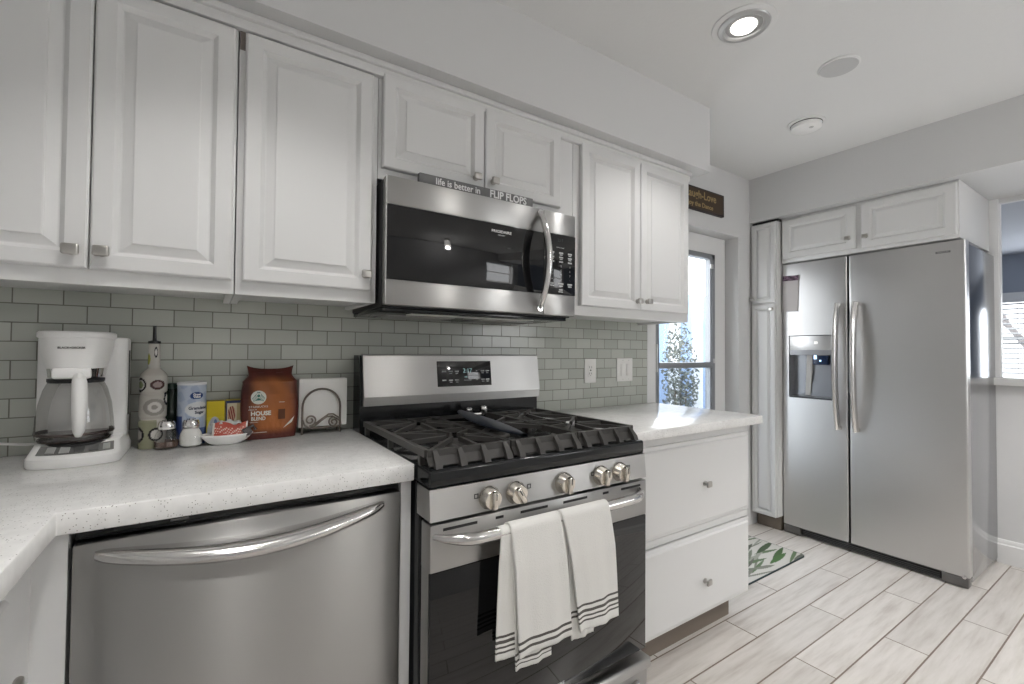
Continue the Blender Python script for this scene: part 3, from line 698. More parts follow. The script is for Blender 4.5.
b.lathe([(r_, CT+z_) for r_, z_ in prof], c=(cu, -.128, 0), seg=48, sy=1.2, power=2.5)
bk = b.build('brew_basket', PLASTW, t)
MB().lathe([(.071, CT+.310), (.0735, CT+.313), (.0735, CT+.323), (.070, CT+.327), (.02, CT+.328)], c=(cu, -.127, 0), seg=48, sy=1.18, power=2.6).build('lid', PLASTW, t)
x = MB(); x.text('BLACK+DECKER', .0068, FY @ T(cu+.002, CT+.286, .2105) @ Matrix.Rotation(-.10, 4, 'X'), .0004, bold=.0002); x.build('lettering', LEGD, bk, smooth=False)
k = MB(); k.lathe([(.0535, CT+.212), (.0560, CT+.234), (.053, CT+.235)], c=(cu, -.128, 0), seg=40, sy=1.2, power=2.5); k.build('collar', CHROME, t, label='chrome collar under the brew basket')
k = MB(); k.box(cu-.036, cu+.036, -.1985, -.18, CT+.209, CT+.236, .006); k.build('collar_front', PLASTW, t)
t2 = thing('coffee_carafe', (cu, -.140, CT+.052), 'glass coffee carafe with white handle on the coffee maker plate', 'carafe')
MB().lathe([(.064, CT+.0525), (.073, CT+.058), (.0755, CT+.075), (.0735, CT+.105), (.069, CT+.145), (.061, CT+.180), (.053, CT+.199)], c=(cu, -.140, 0), seg=48).build('glass_body', CARAFE, t2)
MB().lathe([(.053, CT+.198), (.055, CT+.201), (.055, CT+.208), (.03, CT+.210), (.008, CT+.210)], c=(cu, -.140, 0), seg=40).build('lid', BLKM, t2)
k = MB()
for z_, r_ in ((CT+.072, .0758), (CT+.0555, .0685)):
    k.lathe([(r_, z_-.003), (r_+.0012, z_), (r_, z_+.004), (r_-.003, z_+.003), (r_-.003, z_-.002)], c=(cu, -.140, 0), seg=48)
k.build('metal_band', mat('dark_band', (.10, .08, .075), .15, .8), t2)
h = MB(); pts = []
for (w_, z_) in ((.046, .205), (.062, .208), (.076, .202), (.084, .178), (.089, .145), (.088, .110), (.083, .082), (.080, .070)): pts.append((cu+w_*.24, -.140-w_*.93, CT+z_))
h.tube(pts, [.014, .017, .019, .0205, .0200, .0175, .0150, .009], 14, up=(1, 0, 0), flat=.75); h.build('handle', PLASTW, t2, label='white handle')
# power cord
cd = MB(); cd.tube([(-.345, -.03, CT+.03), (-.40, -.022, CT+.030), (-.46, -.02, CT+.038), (-.53, -.02, CT+.045), (-.60, -.015, CT+.08)], .0035, 8); cd.build('power_cord', PLASTW, t)

# vertex-painted print materials
PRINT = vcol('glazed_print', .22); PAPER = vcol('paper_print', .55); FOIL = vcol('foil_print', .34); bump(FOIL, noise(FOIL, coords(FOIL, (1, 1, .6)), 55, 3, .55), .55, .006)
# oil bottle
cxo, cyo = -.136, -.050
t = thing('oil_bottle', (cxo, cyo, CT), 'tall ceramic oil bottle with black ring pattern and pourer', 'bottle')
def oilcol(a_, z_):
    a_ = (a_+PI/2+PI) % (2*PI)-PI; z = z_-CT
    x = a_*.033; base = sr(186, 182, 174)
    def spot(cx_, cz_, r0, cols, asp=1.0):
        d_ = math.hypot((x-cx_)/asp, z-cz_)
        for rr_, cc in cols:
            if d_ < rr_*r0: return cc
        return None
    blk = sr(34, 30, 36); gry = sr(150, 146, 140); wht = sr(205, 202, 196); brn = sr(70, 44, 42); pk = sr(150, 132, 130)
    for s in (spot(.012, .182, .014, [(.62, pk), (1, brn)], 1.25), spot(.006, .118, .024, [(.28, gry), (.62, wht), (1, gry)], 1.1), spot(.010, .040, .019, [(.7, wht), (1, blk)], .9),
              spot(-.030, .182, .020, [(.55, sr(120, 130, 96)), (.72, wht), (1, blk)], .8), spot(-.034, .040, .022, [(.7, gry), (1, blk)], .8), spot(.042, .14, .02, [(.6, wht), (1, blk)], .7),
              spot(.012, .275, .016, [(.6, wht), (1, blk)], .6), spot(-.028, .255, .016, [(1, sr(150, 152, 70))], .7)):
        if s: return s
    if z < .082 and x < .012: return sr(140, 140, 116)
    return base
pr = []
for k in range(141):
    z = .303*k/140
    if z < .076: r_ = .0325+.0006*math.sin(z*40)
    elif z < .090: r_ = .0325-.0035*math.sin((z-.076)/.014*PI)
    elif z < .150: r_ = .0325
    elif z < .162: r_ = .0325-.0030*math.sin((z-.150)/.012*PI)
    elif z < .205: r_ = .0325
    elif z < .228: r_ = .0325-(.0325-.0150)*(((z-.205)/.023)**1.6)
    else: r_ = .0150-.0015*(z-.228)/.07
    pr.append((r_, CT+z))
MB().lathe(pr, c=(cxo, cyo, 0), seg=96, power=2.5, colf=oilcol).build('ceramic_body', PRINT, t, angle=60)
k = MB(); k.lathe([(.0150, CT+.300), (.0155, CT+.303), (.0150, CT+.307), (.005, CT+.310), (.0045, CT+.325), (.0038, CT+.352)], c=(cxo, cyo, 0), seg=16); k.build('pourer', mat('dark_pourer', (.05, .05, .05), .25, .7), t)
# dark bottle behind
t = thing('green_bottle', (-.0935, -.0245, CT), 'dark green bottle half hidden between oil bottle and sugar canister', 'bottle')
MB().lathe([(.016, CT), (.0185, CT+.004), (.0185, CT+.14), (.016, CT+.158), (.013, CT+.168)], c=(-.0935, -.0245, 0), seg=28).build('glass_body', mat('dark_green_glass', (.012, .022, .016), .1), t)
MB().lathe([(.015, CT+.166), (.015, CT+.180), (.012, CT+.182)], c=(-.0935, -.0245, 0), seg=24).build('cap', mat('green_cap', (.01, .03, .02), .4), t)
# shakers
def shaker(x, y, fill, label, rr_=.029):
    t = thing('shaker', (x, y, CT), label, 'shaker', 'glass shakers on the counter')
    MB().lathe([(rr_*.82, CT), (rr_, CT+.006), (rr_*1.04, CT+.022), (rr_*.94, CT+.040), (rr_*.66, CT+.056), (rr_*.62, CT+.062)], c=(x, y, 0), seg=36).build('glass_jar', JARG, t)
    MB().lathe([(rr_*.70, CT+.0025), (rr_*.93, CT+.007), (rr_*.98, CT+.022), (rr_*.90, CT+.038 if fill[1] else CT+.012), (rr_*.62 if fill[1] else .003, CT+.054 if fill[1] else CT+.013), (.002, CT+.055 if fill[1] else CT+.013)], c=(x, y, 0), seg=36).build('filling', fill[0], t)
    MB().lathe([(rr_*.72, CT+.056), (rr_*.74, CT+.060), (rr_*.72, CT+.070), (rr_*.60, CT+.078), (.004, CT+.081)], c=(x, y, 0), seg=30).build('cap', CHROME, t)
    k = MB()
    for q in range(6): k.lathe([(.0016, CT+.0795), (.0016, CT+.0808)], c=(x+.009*math.cos(q*PI/3), y+.009*math.sin(q*PI/3), 0), seg=8)
    k.build('hole', SLOT, t)
shaker(-.1000, -.094, (mat('ground_pepper', sr(96, 74, 62), .9), 0), 'glass pepper shaker with chrome cap, in front of the oil bottle')
shaker(-.043, -.094, (mat('salt', (.82, .82, .80), .9), 1), 'glass salt shaker full of white salt, in front of the canister')
# sugar canister
cxs, cys, rs_ = -.044, -.044, .0365
def cancol(a_, z_):
    a_ = (a_+PI/2+PI) % (2*PI)-PI; x = a_*rs_; z = z_-CT
    if z > .176: return sr(206, 208, 212)
    d1 = math.hypot((x-.012)/1.0, (z-.118)/.62)
    if math.hypot((x-.014)/1.7, z-.146) < .0105: return sr(30, 62, 120)
    if math.hypot((x-.018)/1.5, z-.105) < .023: return sr(214, 216, 218)
    if z < .085 and x < -.024: return sr(60, 82, 142)
    if z < .05: return sr(160, 176, 205) if x < .01 else sr(84, 106, 158)
    q = math.sin(x*130+z*60)*math.sin(z*90-x*40)
    return sr(184, 194, 210) if q > -.1 else sr(166, 179, 202)
t = thing('sugar_canister', (cxs, cys, CT), 'blue and white cardboard sugar canister behind the salt shaker', 'canister')
MB().lathe([(rs_, CT+.182*k/90) for k in range(91)], c=(cxs, cys, 0), seg=120, colf=cancol).build('tube', PAPER, t, angle=60)
MB().lathe([(rs_+.001, CT+.178), (rs_+.0012, CT+.184), (rs_-.001, CT+.1855), (rs_-.002, CT+.183), (.01, CT+.183)], c=(cxs, cys, 0), seg=60).build('rim', mat('white_rim', (.75, .76, .78), .4), t)
def wrap_text(string, size, x0, z0, bold=0, m=None, name='lettering', sx=1.0):
    tmp = MB(); tmp.text(string, size, Matrix.Identity(4), .0001, bold=bold, sx=sx)
    b_ = MB(); vs = []
    for v in tmp.v:
        a_ = -PI/2+(x0+v.x)/rs_; vs.append((cxs+(rs_+.0004+v.z)*math.cos(a_), cys+(rs_+.0004+v.z)*math.sin(a_), z0+v.y))
    b_.add(vs, tmp.f); return b_.build(name, m, t, smooth=False)
wrap_text('Great', .0085, .014, CT+.1495, .0004, mat('white_ink', (.8, .8, .8), .6)); wrap_text('Value', .0085, .014, CT+.1425, .0004, MATS['white_ink'])
wrap_text('Granulated', .0125, .020, CT+.109, .0004, mat('navy_ink', sr(50, 56, 78), .6), sx=.95); wrap_text('Sugar', .012, .022, CT+.096, .0004, MATS['navy_ink'])
# yellow box and small box
def box_thing(name, x0, x1, y0, y1, h, colf, label, cat):
    t = thing(name, ((x0+x1)/2, (y0+y1)/2, CT), label, cat)
    b_ = MB(); b_.box(x0, x1, y0, y1, CT, CT+h, .0012)
    b_.build('carton', mat(name+'_side', sr(180, 160, 40), .5), t)
    g = MB(); nx, nz = 60, 80
    g.grid(lambda i, j: (x0+.001+(x1-x0-.002)*i, y0-.0006, CT+.001+(h-.002)*j), nx, nz, colf)
    g.build('printed_front', PAPER, t)
    return t
def yel(i, j):
    if math.hypot((i-.45)/.42, (j-.20)/.42) < 1: return sr(196, 200, 206) if math.hypot((i-.5)/.14, (j-.30)/.26) > 1 else sr(110, 130, 170)
    if j < .05: return sr(60, 60, 80)
    return sr(208, 186, 34) if j > .62 else sr(214, 196, 52)
def sml(i, j):
    if i < .10 or j > .93: return sr(44, 52, 92)
    if math.hypot((i-.40)/.26, (j-.66)/.20) < 1: return sr(130, 50, 46) if math.sin(i*40+j*25) > -.3 else sr(200, 170, 140)
    if math.hypot((i-.42)/.20, (j-.20)/.25) < 1: return sr(40, 40, 58)
    return sr(206, 196, 168) if i < .75 else sr(176, 160, 120)
box_thing('sweetener_box', -.0065, .041, -.055, -.015, .125, yel, 'yellow carton standing behind the dish, beside the sugar canister', 'box')
box_thing('tea_box', .0425, .084, -.056, -.018, .126, sml, 'small navy and cream carton standing beside the coffee bag', 'box')
# dish with packet
t = thing('trinket_dish', (.046, -.100, CT), 'small scalloped white dish holding a red packet', 'dish')
def dishf(i, j):
    a_ = i*2*PI; q = j; r_ = (.030+.036*q)*(1+.035*math.cos(a_*7)*q)
    return (.046+r_*math.cos(a_)*1.0, -.098+r_*math.sin(a_)*.62, CT+.0008+.030*q**1.7)
db = MB().grid(dishf, 72, 10); db.add([dishf(k/72, 0) for k in range(72)], [tuple(range(72))])
o = db.build('bowl', PLASTW, t); s = o.modifiers.new('thickness', 'SOLIDIFY'); s.thickness = .003; s.offset = 1
t = thing('snack_packet', (.045, -.10, CT+.012), 'red and white packet lying in the small white dish', 'packet')
def pk(i, j):
    e = 16*i*(1-i)*j*(1-j); x = .006+.092*i; z = CT+.016+.045*j
    return (x+.004*j, -.120+.028*j-.008*e, z+.004*math.sin(i*7))
def pkc(i, j):
    if i < .06 or i > .95: return sr(190, 186, 180)
    n_ = math.sin(i*60+j*9)*math.sin(j*32+2*math.sin(i*20))
    if .3 < j < .75 and n_ > .35: return sr(216, 190, 178)
    return sr(176, 78, 62)
g = MB(); g.grid(pk, 70, 40, pkc); o = g.build('wrapper', FOIL, t); s = o.modifiers.new('thickness', 'SOLIDIFY'); s.thickness = .006; s.offset = -1
g = MB(); g.grid(lambda i, j: (.002+.092*i, -.096+.012*j+.003*math.sin(i*15), CT+.058+.010*j*math.sin(PI*i)+.003*math.sin(i*25)), 30, 6); o = g.build('crumpled_edge', mat('grey_cellophane', (.5, .5, .49), .25), t)
s = o.modifiers.new('thickness', 'SOLIDIFY'); s.thickness = .003
k = MB(); k.lathe([(.006, -.004), (.012, -.003), (.012, .003), (.006, .004)], c=(.100, -.122, CT+.034), seg=18, axis='y'); k.tube([(.085, -.118, CT+.036), (.115, -.112, CT+.050), (.122, -.108, CT+.038)], .005, 8)
o = k.build('bottle_cap', mat('gunmetal', (.16, .14, .14), .25, .8)); tag(o, 'dark metal stopper lying on the dish edge by the coffee bag', 'stopper')
# coffee bag
t = thing('coffee_bag', (.165, -.06, CT), 'brown foil bag of ground coffee with a round green and white emblem', 'bag')
BX, BY = .166, -.052
def bagf(i, j):
    a_ = i*2*PI; ca, sa = math.cos(a_), math.sin(a_); z = j*.226
    if j < .80: hw = .076+.008*math.sin(PI*min(1, j/.80)*.9); dp = .034-.006*j
    else:
        q = (j-.80)/.20; hw = .080-.018*math.sin(PI*.5*min(1, q*1.5))+(.006*max(0, q-.5)*2); dp = .0292*(1-q)**.8+.003
    pw = 3.2; n_ = (abs(ca)**pw+abs(sa)**pw)**(-1/pw)
    x = hw*ca*n_; y = dp*sa*n_
    if sa < 0: y -= .0035*math.sin(x*70+z*30)*math.sin(PI*j)*(1 if j > .55 else .25)+ .004*math.sin(x*22)*(1 if j > .6 else 0)*math.exp(-((j-.75)/.1)**2)
    zz = z
    if j > .93: zz = z+.010*(abs(x)/.066)**3-.004
    return (BX+x, BY+y-.012*j*0, CT+.0008+zz)
def bagc(i, j):
    a_ = i*2*PI; x = math.cos(a_); front = math.sin(a_) < 0
    d_ = max(abs(x)/1.0, 0); cen = max(0, 1-(abs(x-.05)/.74)**3)*max(0, min(1, (j-.06)/.10))*max(0, min(1, (.90-j)/.12))
    if not front: cen *= .3
    A, B = Vector(sr(84, 34, 26)), Vector(sr(166, 98, 46))
    c_ = A.lerp(B, cen)
    if j > .62: c_ = c_*(.88+.12*math.sin(x*9+j*16))
    return tuple(c_)
MB().grid(bagf, 96, 70, bagc).build('foil_pouch', FOIL, t, angle=70)
FB = FY @ T(BX, CT, .0925)
# emblem: white ring and green figure-like shapes
def disc(b_, cx_, cz_, r_, w_, n=40): b_.add([(cx_+r_*math.cos(2*PI*k/n), cz_+r_*math.sin(2*PI*k/n), w_) for k in range(n)], [tuple(range(n))])
b = MB(FB); disc(b, -.036, .134, .0215, .0); e = b.build('emblem', mat('cream_ink', sr(214, 216, 206), .5), t, label='white roundel')
b = MB(FB)
for sgn in (-1, 1):
    for k in range(4):
        pts = []
        for q in range(9):
            a_ = q/8; pts.append((-.036+sgn*(.006+.003*k+.002*math.sin(a_*PI*2)), .146-.004*k-.022*a_+.003*k*a_))
        for q in range(8):
            (x1, z1), (x2, z2) = pts[q], pts[q+1]; w_ = .0007; b.add([(x1-w_, z1, .0006), (x1+w_, z1, .0006), (x2+w_, z2, .0006), (x2-w_, z2, .0006)], [(0, 1, 2, 3)])
disc(b, -.036, .139, .0045, .0006); b.add([(-.0445, .1245, .0006), (-.0275, .1245, .0006), (-.036, .133, .0006)], [(0, 1, 2)])
b.add([(-.041, .1475, .0006), (-.031, .1475, .0006), (-.033, .152, .0006), (-.036, .149, .0006), (-.039, .152, .0006)], [(0, 1, 2, 3, 4)])
b.build('emblem_figure', mat('teal_ink', sr(66, 116, 104), .5), e, smooth=False)
x = MB(FB); x.text('STARBUCKS', .0085, T(-.036, .1045, .0006), .0002, sx=1.15); x.text('MEDIUM', .006, T(-.052, .0955, .0006), .0002); x.text('HOUSE', .0185, T(-.029, .083, .0006), .0002, bold=.0007, sx=.95); x.text('BLEND', .0155, T(-.036, .067, .0006), .0002, bold=.0003, sx=.85); x.text('GROUND', .005, T(-.048, .056, .0006), .0002)
x.box(-.056, -.012, .023, .0245, 0, .0006); x.box(.022, .038, .116, .1175, 0, .0006)
x.build('lettering', mat('cream_ink', sr(214, 216, 206), .5), t, smooth=False)
b = MB(FB); b.add([(.020, .062, .0004), (.040, .062, .0004), (.040, .094, .0004), (.020, .094, .0004)], [(0, 1, 2, 3)]); b.build('cup_print', mat('dark_brown_ink', sr(92, 52, 30), .5), t, smooth=False)
b = MB(FB); b.add([(.034, .032, .0), (.060, .050, .0), (.068, .070, .0), (.050, .050, .0)], [(0, 1, 2, 3)]); b.build('leaf_print', MATS['cream_ink'], t, smooth=False)
# napkins and their holder
NX0, NX1 = .252, .405
for k in range(7):
    y = -.026-.0044*k
    o = MB().box(NX0+.0015*random.random(), NX1+.004-.003*random.random(), y-.002, y+.002, CT+.022+.001*random.random(), CT+.187-.002*random.random(), .0012).build('paper_napkin', mat('napkin_paper', (.86, .85, .82), .9))
    tag(o, 'folded white paper napkin standing in the scrolled wire holder', 'napkin', 'napkins in the wire holder')
t = thing('napkin_holder', (.325, -.045, CT), 'scrolled grey wire napkin holder beside the range', 'napkin holder')
WIRE = mat('pewter_wire', sr(120, 112, 104), .4, .7)
def arch(y):
    pts = [(.262, y, CT), (.262, y, CT+.09)]
    for k in range(17):
        a_ = PI-PI*k/16; pts.append((.323+.061*math.cos(a_), y, CT+.09+.062*math.sin(a_)))
    pts += [(.384, y, CT+.09), (.384, y, CT)]
    return pts
for y in (-.064, -.018):
    MB().tube(arch(y), .0034, 10, up=(0, 1, 0)).build('arch', WIRE, t)
k = MB(); y = -.066
def spiral(cx_, cz_, r0, a0, a1, n=34): return [(cx_+(r0*(1-.72*i/n))*math.cos(a0+(a1-a0)*i/n), y, cz_+(r0*(1-.72*i/n))*math.sin(a0+(a1-a0)*i/n)) for i in range(n+1)]
k.tube(spiral(.287, CT+.047, .019, -PI*.55, PI*2.4), .0028, 8, up=(0, 1, 0)); k.tube(spiral(.362, CT+.036, .017, PI*.45, PI*3.4), .0028, 8, up=(0, 1, 0))
k.tube([(.284, y, CT+.028), (.300, y, CT+.026), (.320, y, CT+.042), (.340, y, CT+.056), (.358, y, CT+.056), (.384, y, CT+.040)], .0030, 8, up=(0, 1, 0)); k.tube([(.262, y, CT+.052), (.270, y, CT+.030), (.290, y, CT+.018), (.330, y, CT+.018), (.384, y, CT+.022)], .0028, 8, up=(0, 1, 0))
k.tube([(.300, y, CT+.032), (.325, y, CT+.050), (.345, y, CT+.064), (.360, y, CT+.064), (.384, y, CT+.047)], .0026, 8, up=(0, 1, 0))
k.build('scroll', WIRE, t)
k = MB()
for x_ in (.262, .384): k.tube([(x_, -.064, CT+.018), (x_, -.018, CT+.018)], .003, 8)
k.tube([(.262, -.050, CT+.018), (.384, -.050, CT+.018)], .0025, 8); k.tube([(.262, -.030, CT+.018), (.384, -.030, CT+.018)], .0025, 8)
k.build('base_wire', WIRE, t)

# ------------------------------------------------------------------ outlet and switch
t = thing('outlet', (1.630, 0, 1.040), 'white duplex outlet plate on the tiled backsplash', 'outlet')
MB(FY).box(1.588, 1.667, 1.041, 1.165, 0, .006, .003).build('cover_plate', OUTW, t)
ob = MB(FY).box(1.611, 1.644, 1.072, 1.138, .005, .0075, .002).build('receptacle', OUTW, t)
k = MB(FY)
for z_ in (1.090, 1.122): k.box(1.619, 1.621, z_-.005, z_+.005, .0072, .0078); k.box(1.633, 1.635, z_-.005, z_+.005, .0072, .0078); k.lathe([(.0018, .0072), (.0018, .0078)], c=(1.627, z_-.010, 0), seg=8)
k.box(1.622, 1.632, 1.103, 1.108, .0072, .0079)
k.build('slot', SLOT, ob)
t = thing('light_switch', (1.88, 0, 1.040), 'white double rocker switch plate beside the back door', 'switch')
MB(FY).box(1.820, 1.942, 1.042, 1.168, 0, .006, .003).build('cover_plate', OUTW, t)
for u_ in (1.848, 1.893): MB(FY).box(u_, u_+.034, 1.072, 1.138, .005, .009, .002).build('rocker', OUTW, t)
k = MB(FY)
for u_ in (1.865, 1.910):
    for z_ in (1.054, 1.156): k.lathe([(.0025, .0058), (.0025, .0068)], c=(u_, z_, 0), seg=10)
k.build('screw', mat('screw_metal', (.5, .5, .48), .4), t)

# ------------------------------------------------------------------ wall sign above the back door
t = thing('wall_plaque', (2.55, .02, 2.10), 'dark wooden motto plaque hung above the back door', 'plaque')
MB(FY).box(2.22, 2.825, 2.098, 2.242, -.020, .002, .003).build('frame', mat('dark_wood', sr(38, 26, 24), .5), t)
MB(FY).box(2.235, 2.810, 2.110, 2.230, .001, .003).build('board', mat('brown_board', sr(66, 52, 38), .6), t)
x = MB(FY); x.text('Live-Laugh-Love', .068, T(2.505, 2.194, .0035), .0003, sx=1.02, bold=.0014); x.text('Enjoy the Dance', .040, T(2.545, 2.133, .0035), .0003, sx=1.15, bold=.0010)
x.build('lettering', mat('gold_paint', sr(150, 128, 84), .5), t, smooth=False)

# ------------------------------------------------------------------ pantry and cabinet over the fridge
PX = 3.19
FP = frame(PX, 0, 0, '-x')
t = thing('pantry_cabinet', (3.4, -.07, 0), 'narrow tall white pantry cabinet between back door and refrigerator', 'cabinet')
MB(FP).box(-.016, .156, .098, 2.100, -.55, 0, .002).build('carcass', WHITE, t)
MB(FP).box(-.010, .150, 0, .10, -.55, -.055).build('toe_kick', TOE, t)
d1 = MB(FP).door(-.010, .150, 1.545, 2.095, .018, .030, .022).build('door', WHITE, t, angle=12); knob(FP, .004, 1.575, .018, d1)
d2 = MB(FP).door(-.010, .150, .098, 1.530, .018, .030, .022).build('door', WHITE, t, angle=12); knob(FP, .132, 1.500, .018, d2)
o = MB(FP).box(-.016, .160, 2.1005, 2.1175, -.5, -.012).build('gap_shade_panel', TOEB, None); tag(o, 'black panel standing for the shaded gap above the narrow pantry cabinet', 'strip')  # black box painted in as the shade of the open gap
KX = 3.243
FK = frame(KX, 0, 0, '-x')
t = thing('bridge_cabinet', (3.55, -.61, 1.812), 'white two-door cabinet above the refrigerator', 'cabinet')
MB(FK).box(.162, 1.050, 1.812, 2.1175, -.60, 0, .002).build('carcass', WHITE, t)
d1 = MB(FK).door(.172, .596, 1.836, 2.098, .018, .050, .028, .8).build('door', WHITE, t, angle=12); knob(FK, .560, 1.902, .018, d1)
d2 = MB(FK).door(.622, 1.042, 1.830, 2.102, .018, .050, .028, .8).build('door', WHITE, t, angle=12); knob(FK, .648, 1.897, .018, d2)

# ------------------------------------------------------------------ refrigerator
RFX = 3.247
FR = frame(RFX, -.1617, 0, '-x')
t = thing('refrigerator', (3.5, -.62, 0), 'large stainless side-by-side refrigerator with ice dispenser', 'refrigerator')
MB(FR).box(.002, .906, .02, 1.785, -.60, -.066, .004).build('case', STEELS, t)
MB(FR).box(.006, .9015, .06, 1.78, -.075, -.060).build('door_gasket', BLKM, t)
def fdoor(u0, u1, hole=None):
    b_ = MB(FR); z0, z1 = .058, 1.800
    def prof(u):                                                  # slight bow
        q = (u-u0)/(u1-u0); return -.004*(abs(2*q-1)**4)
    us = [u0]+[u0+.002, u0+.004, u0+.006, u0+.014]+[u0+.014+(u1-u0-.028)*k/16 for k in range(1, 16)]+[u1-.014, u1-.006, u1-.004, u1-.002, u1]
    if hole: us = sorted(set(us) | {hole[0], hole[1]})
    zs = sorted({z0, z1} | ({hole[2], hole[3]} if hole else set()))
    wf = {}
    def w(u):
        e = min(u-u0, u1-u); return prof(u)-(.005*(1-min(1, e/.006))**2)
    vs = [(u, z, w(u)) for z in zs for u in us]; n_ = len(us); fs = []
    for j in range(len(zs)-1):
        for i in range(n_-1):
            if hole and hole[0]-1e-6 <= us[i] < hole[1]-1e-6 and hole[2]-1e-6 <= zs[j] < hole[3]-1e-6: continue
            fs.append((j*n_+i, j*n_+i+1, (j+1)*n_+i+1, (j+1)*n_+i))
    b_.add(vs, fs)
    B = -.060                                                     # edges, top, bottom, back
    for z in (z0, z1):
        b_.add([(u, z, w(u)) for u in us]+[(u, z, B) for u in us], [(i, i+1, n_+i+1, n_+i) for i in range(n_-1)])
    for u in (u0, u1): b_.add([(u, z0, w(u)), (u, z1, w(u)), (u, z1, B), (u, z0, B)], [(0, 1, 2, 3)])
    b_.add([(u0, z0, B), (u1, z0, B), (u1, z1, B), (u0, z1, B)], [(0, 1, 2, 3)])
    return b_
DH = (.046, .305, .918, 1.316)
fl = fdoor(.0, .379, DH).build('freezer_door', STEELF, t, angle=40)
fr_ = fdoor(.388, .9076).build('fridge_door', STEELF, t, angle=40)
# dispenser
GD = mat('dispenser_grey', (.30, .31, .33), .3, .6)
b = MB(FR); u0, u1, z0, z1 = DH
b.add([(u0, z0, -.004), (u1, z0, -.004), (u1, 1.20, -.004), (u0, 1.20, -.004), (u0+.004, z0+.006, -.058), (u1-.004, z0+.006, -.058), (u1-.004, 1.20, -.058), (u0+.004, 1.20, -.058)],
      [(4, 5, 6, 7), (0, 1, 5, 4), (1, 2, 6, 5), (2, 3, 7, 6), (3, 0, 4, 7)])
cv = b.build('dispenser_recess', GD, fl, label='recessed ice and water dispenser')
b = MB(FR); b.box(u0, u1, 1.222, z1, -.02, -.001, .003); b.build('dispenser_panel', STEELF, fl)
b = MB(FR); b.prism([(1.190, -.004), (1.224, -.001), (1.224, -.03), (1.190, -.03)], 'x', u0, u1); b.build('dispenser_lip', mat('lip_steel', (.32, .32, .33), .3, 1), fl)
b = MB(FR); b.box(u0-.004, u0, z0-.004, z1+.004, -.012, .0005); b.box(u1, u1+.004, z0-.004, z1+.004, -.012, .0005); b.box(u0, u1, z1, z1+.004, -.012, .0005); b.box(u0, u1, z0-.010, z0, -.05, .0025); b.build('dispenser_bezel', mat('dark_bezel', (.05, .05, .055), .3), fl)
b = MB(FR); b.box(.128, .144, 1.262, 1.278, -.002, .0006, .001); b.box(.196, .216, 1.262, 1.278, -.002, .0006, .001); b.build('dispenser_button', mat('lit_button', (.8, .8, .78), .3, emit=(1, 1, .95), estr=.6), fl)
b = MB(FR); b.lathe([(.006, 0), (.035, 0), (.042, .05), (.042, .075)], c=(.225, 1.118, -.034), seg=20) if 0 else b.box(.180, .268, 1.128, 1.195, -.052, -.012, .008); b.lathe([(.012, 1.105), (.014, 1.13)], c=(0, 0, 0), seg=12) if 0 else None
b.build('ice_chute', mat('navy_plastic', (.015, .03, .075), .15), fl, label='dark blue ice chute')
b = MB(FR); b.box(.190, .206, 1.165, 1.190, -.011, -.009, .001); b.box(.222, .232, 1.150, 1.160, -.012, -.010); b.build('dispenser_lamp', mat('blue_lamp', (.4, .6, .9), .3, emit=(.5, .75, 1), estr=2.0), fl)
b = MB(FR); b.add([(.120, .926, -.052), (.150, .926, -.052), (.175, 1.19, -.030), (.140, 1.19, -.030), (.120, .926, -.056), (.150, .926, -.056), (.175, 1.19, -.056), (.140, 1.19, -.056)], [(0, 1, 2, 3), (7, 6, 5, 4), (0, 4, 5, 1), (1, 5, 6, 2), (2, 6, 7, 3), (3, 7, 4, 0)]); b.build('dispenser_paddle', mat('paddle_grey', (.55, .54, .52), .3), fl)
for (uh, par, sg) in ((.333, fl, -1), (.428, fr_, 1)):
    pts = []; rs2 = []
    for i in range(31):
        q = i/30; z_ = 1.508-q*(1.508-.740); bow = math.sin(PI*(.04+.92*q))
        pts.append((uh+.0*sg, z_, -.004+.062*bow**.55)); rs2.append(.025+.003*bow)
    h = MB(FR); h.tube(pts, rs2, 14, up=(1, 0, 0), flat=.55)
    h.box(uh-.016, uh+.016, 1.490, 1.515, -.006, .022, .006); h.box(uh-.016, uh+.016, .733, .758, -.006, .022, .006)
    h.build('handle', HANDLE, par, label='bowed polished handle')
b = MB(FR); b.box(.790, .850, 1.741, 1.752, -.006, .0002, .001); b.build('badge', mat('badge_steel', (.25, .25, .25), .35, .8), fr_)
x = MB(FR); x.text('FRIGIDAIRE', .007, T(.820, 1.7465, .0003), .0001, sx=1.3); x.build('lettering', mat('pale_ink', (.6, .6, .6), .5), fr_, smooth=False)
b = MB(FR); b.box(.006, .90, .006, .052, -.06, -.018, .004); b.box(.004, .110, .003, .055, -.055, .002, .008); b.box(.800, .905, .003, .055, -.055, .002, .008); b.build('base_grille', mat('grille_grey', (.16, .155, .15), .35, .6), t)
b = MB(FR); b.box(.112, .798, .012, .048, -.02, -.012, .004); b.build('grille_opening', BLKM, t)
k = MB(FR); [k.box(.12, .79, .016+.010*i, .0195+.010*i, -.014, -.008) for i in range(3)]; k.build('grille_slat', mat('grille_slat', (.05, .05, .05), .4), t)
b = MB(FR); b.lathe([(.008, -.004), (.008, .006), (.004, .008)], c=(.890, .060, .004), seg=14); b.build('hinge_cap', CHROME, t)
b = MB(FR); b.box(.82, .90, 1.7855, 1.806, -.30, -.06, .006); b.box(.01, .09, 1.7855, 1.806, -.16, -.06, .006); b.build('hinge_cover', mat('hinge_grey', (.22, .22, .23), .4), t)
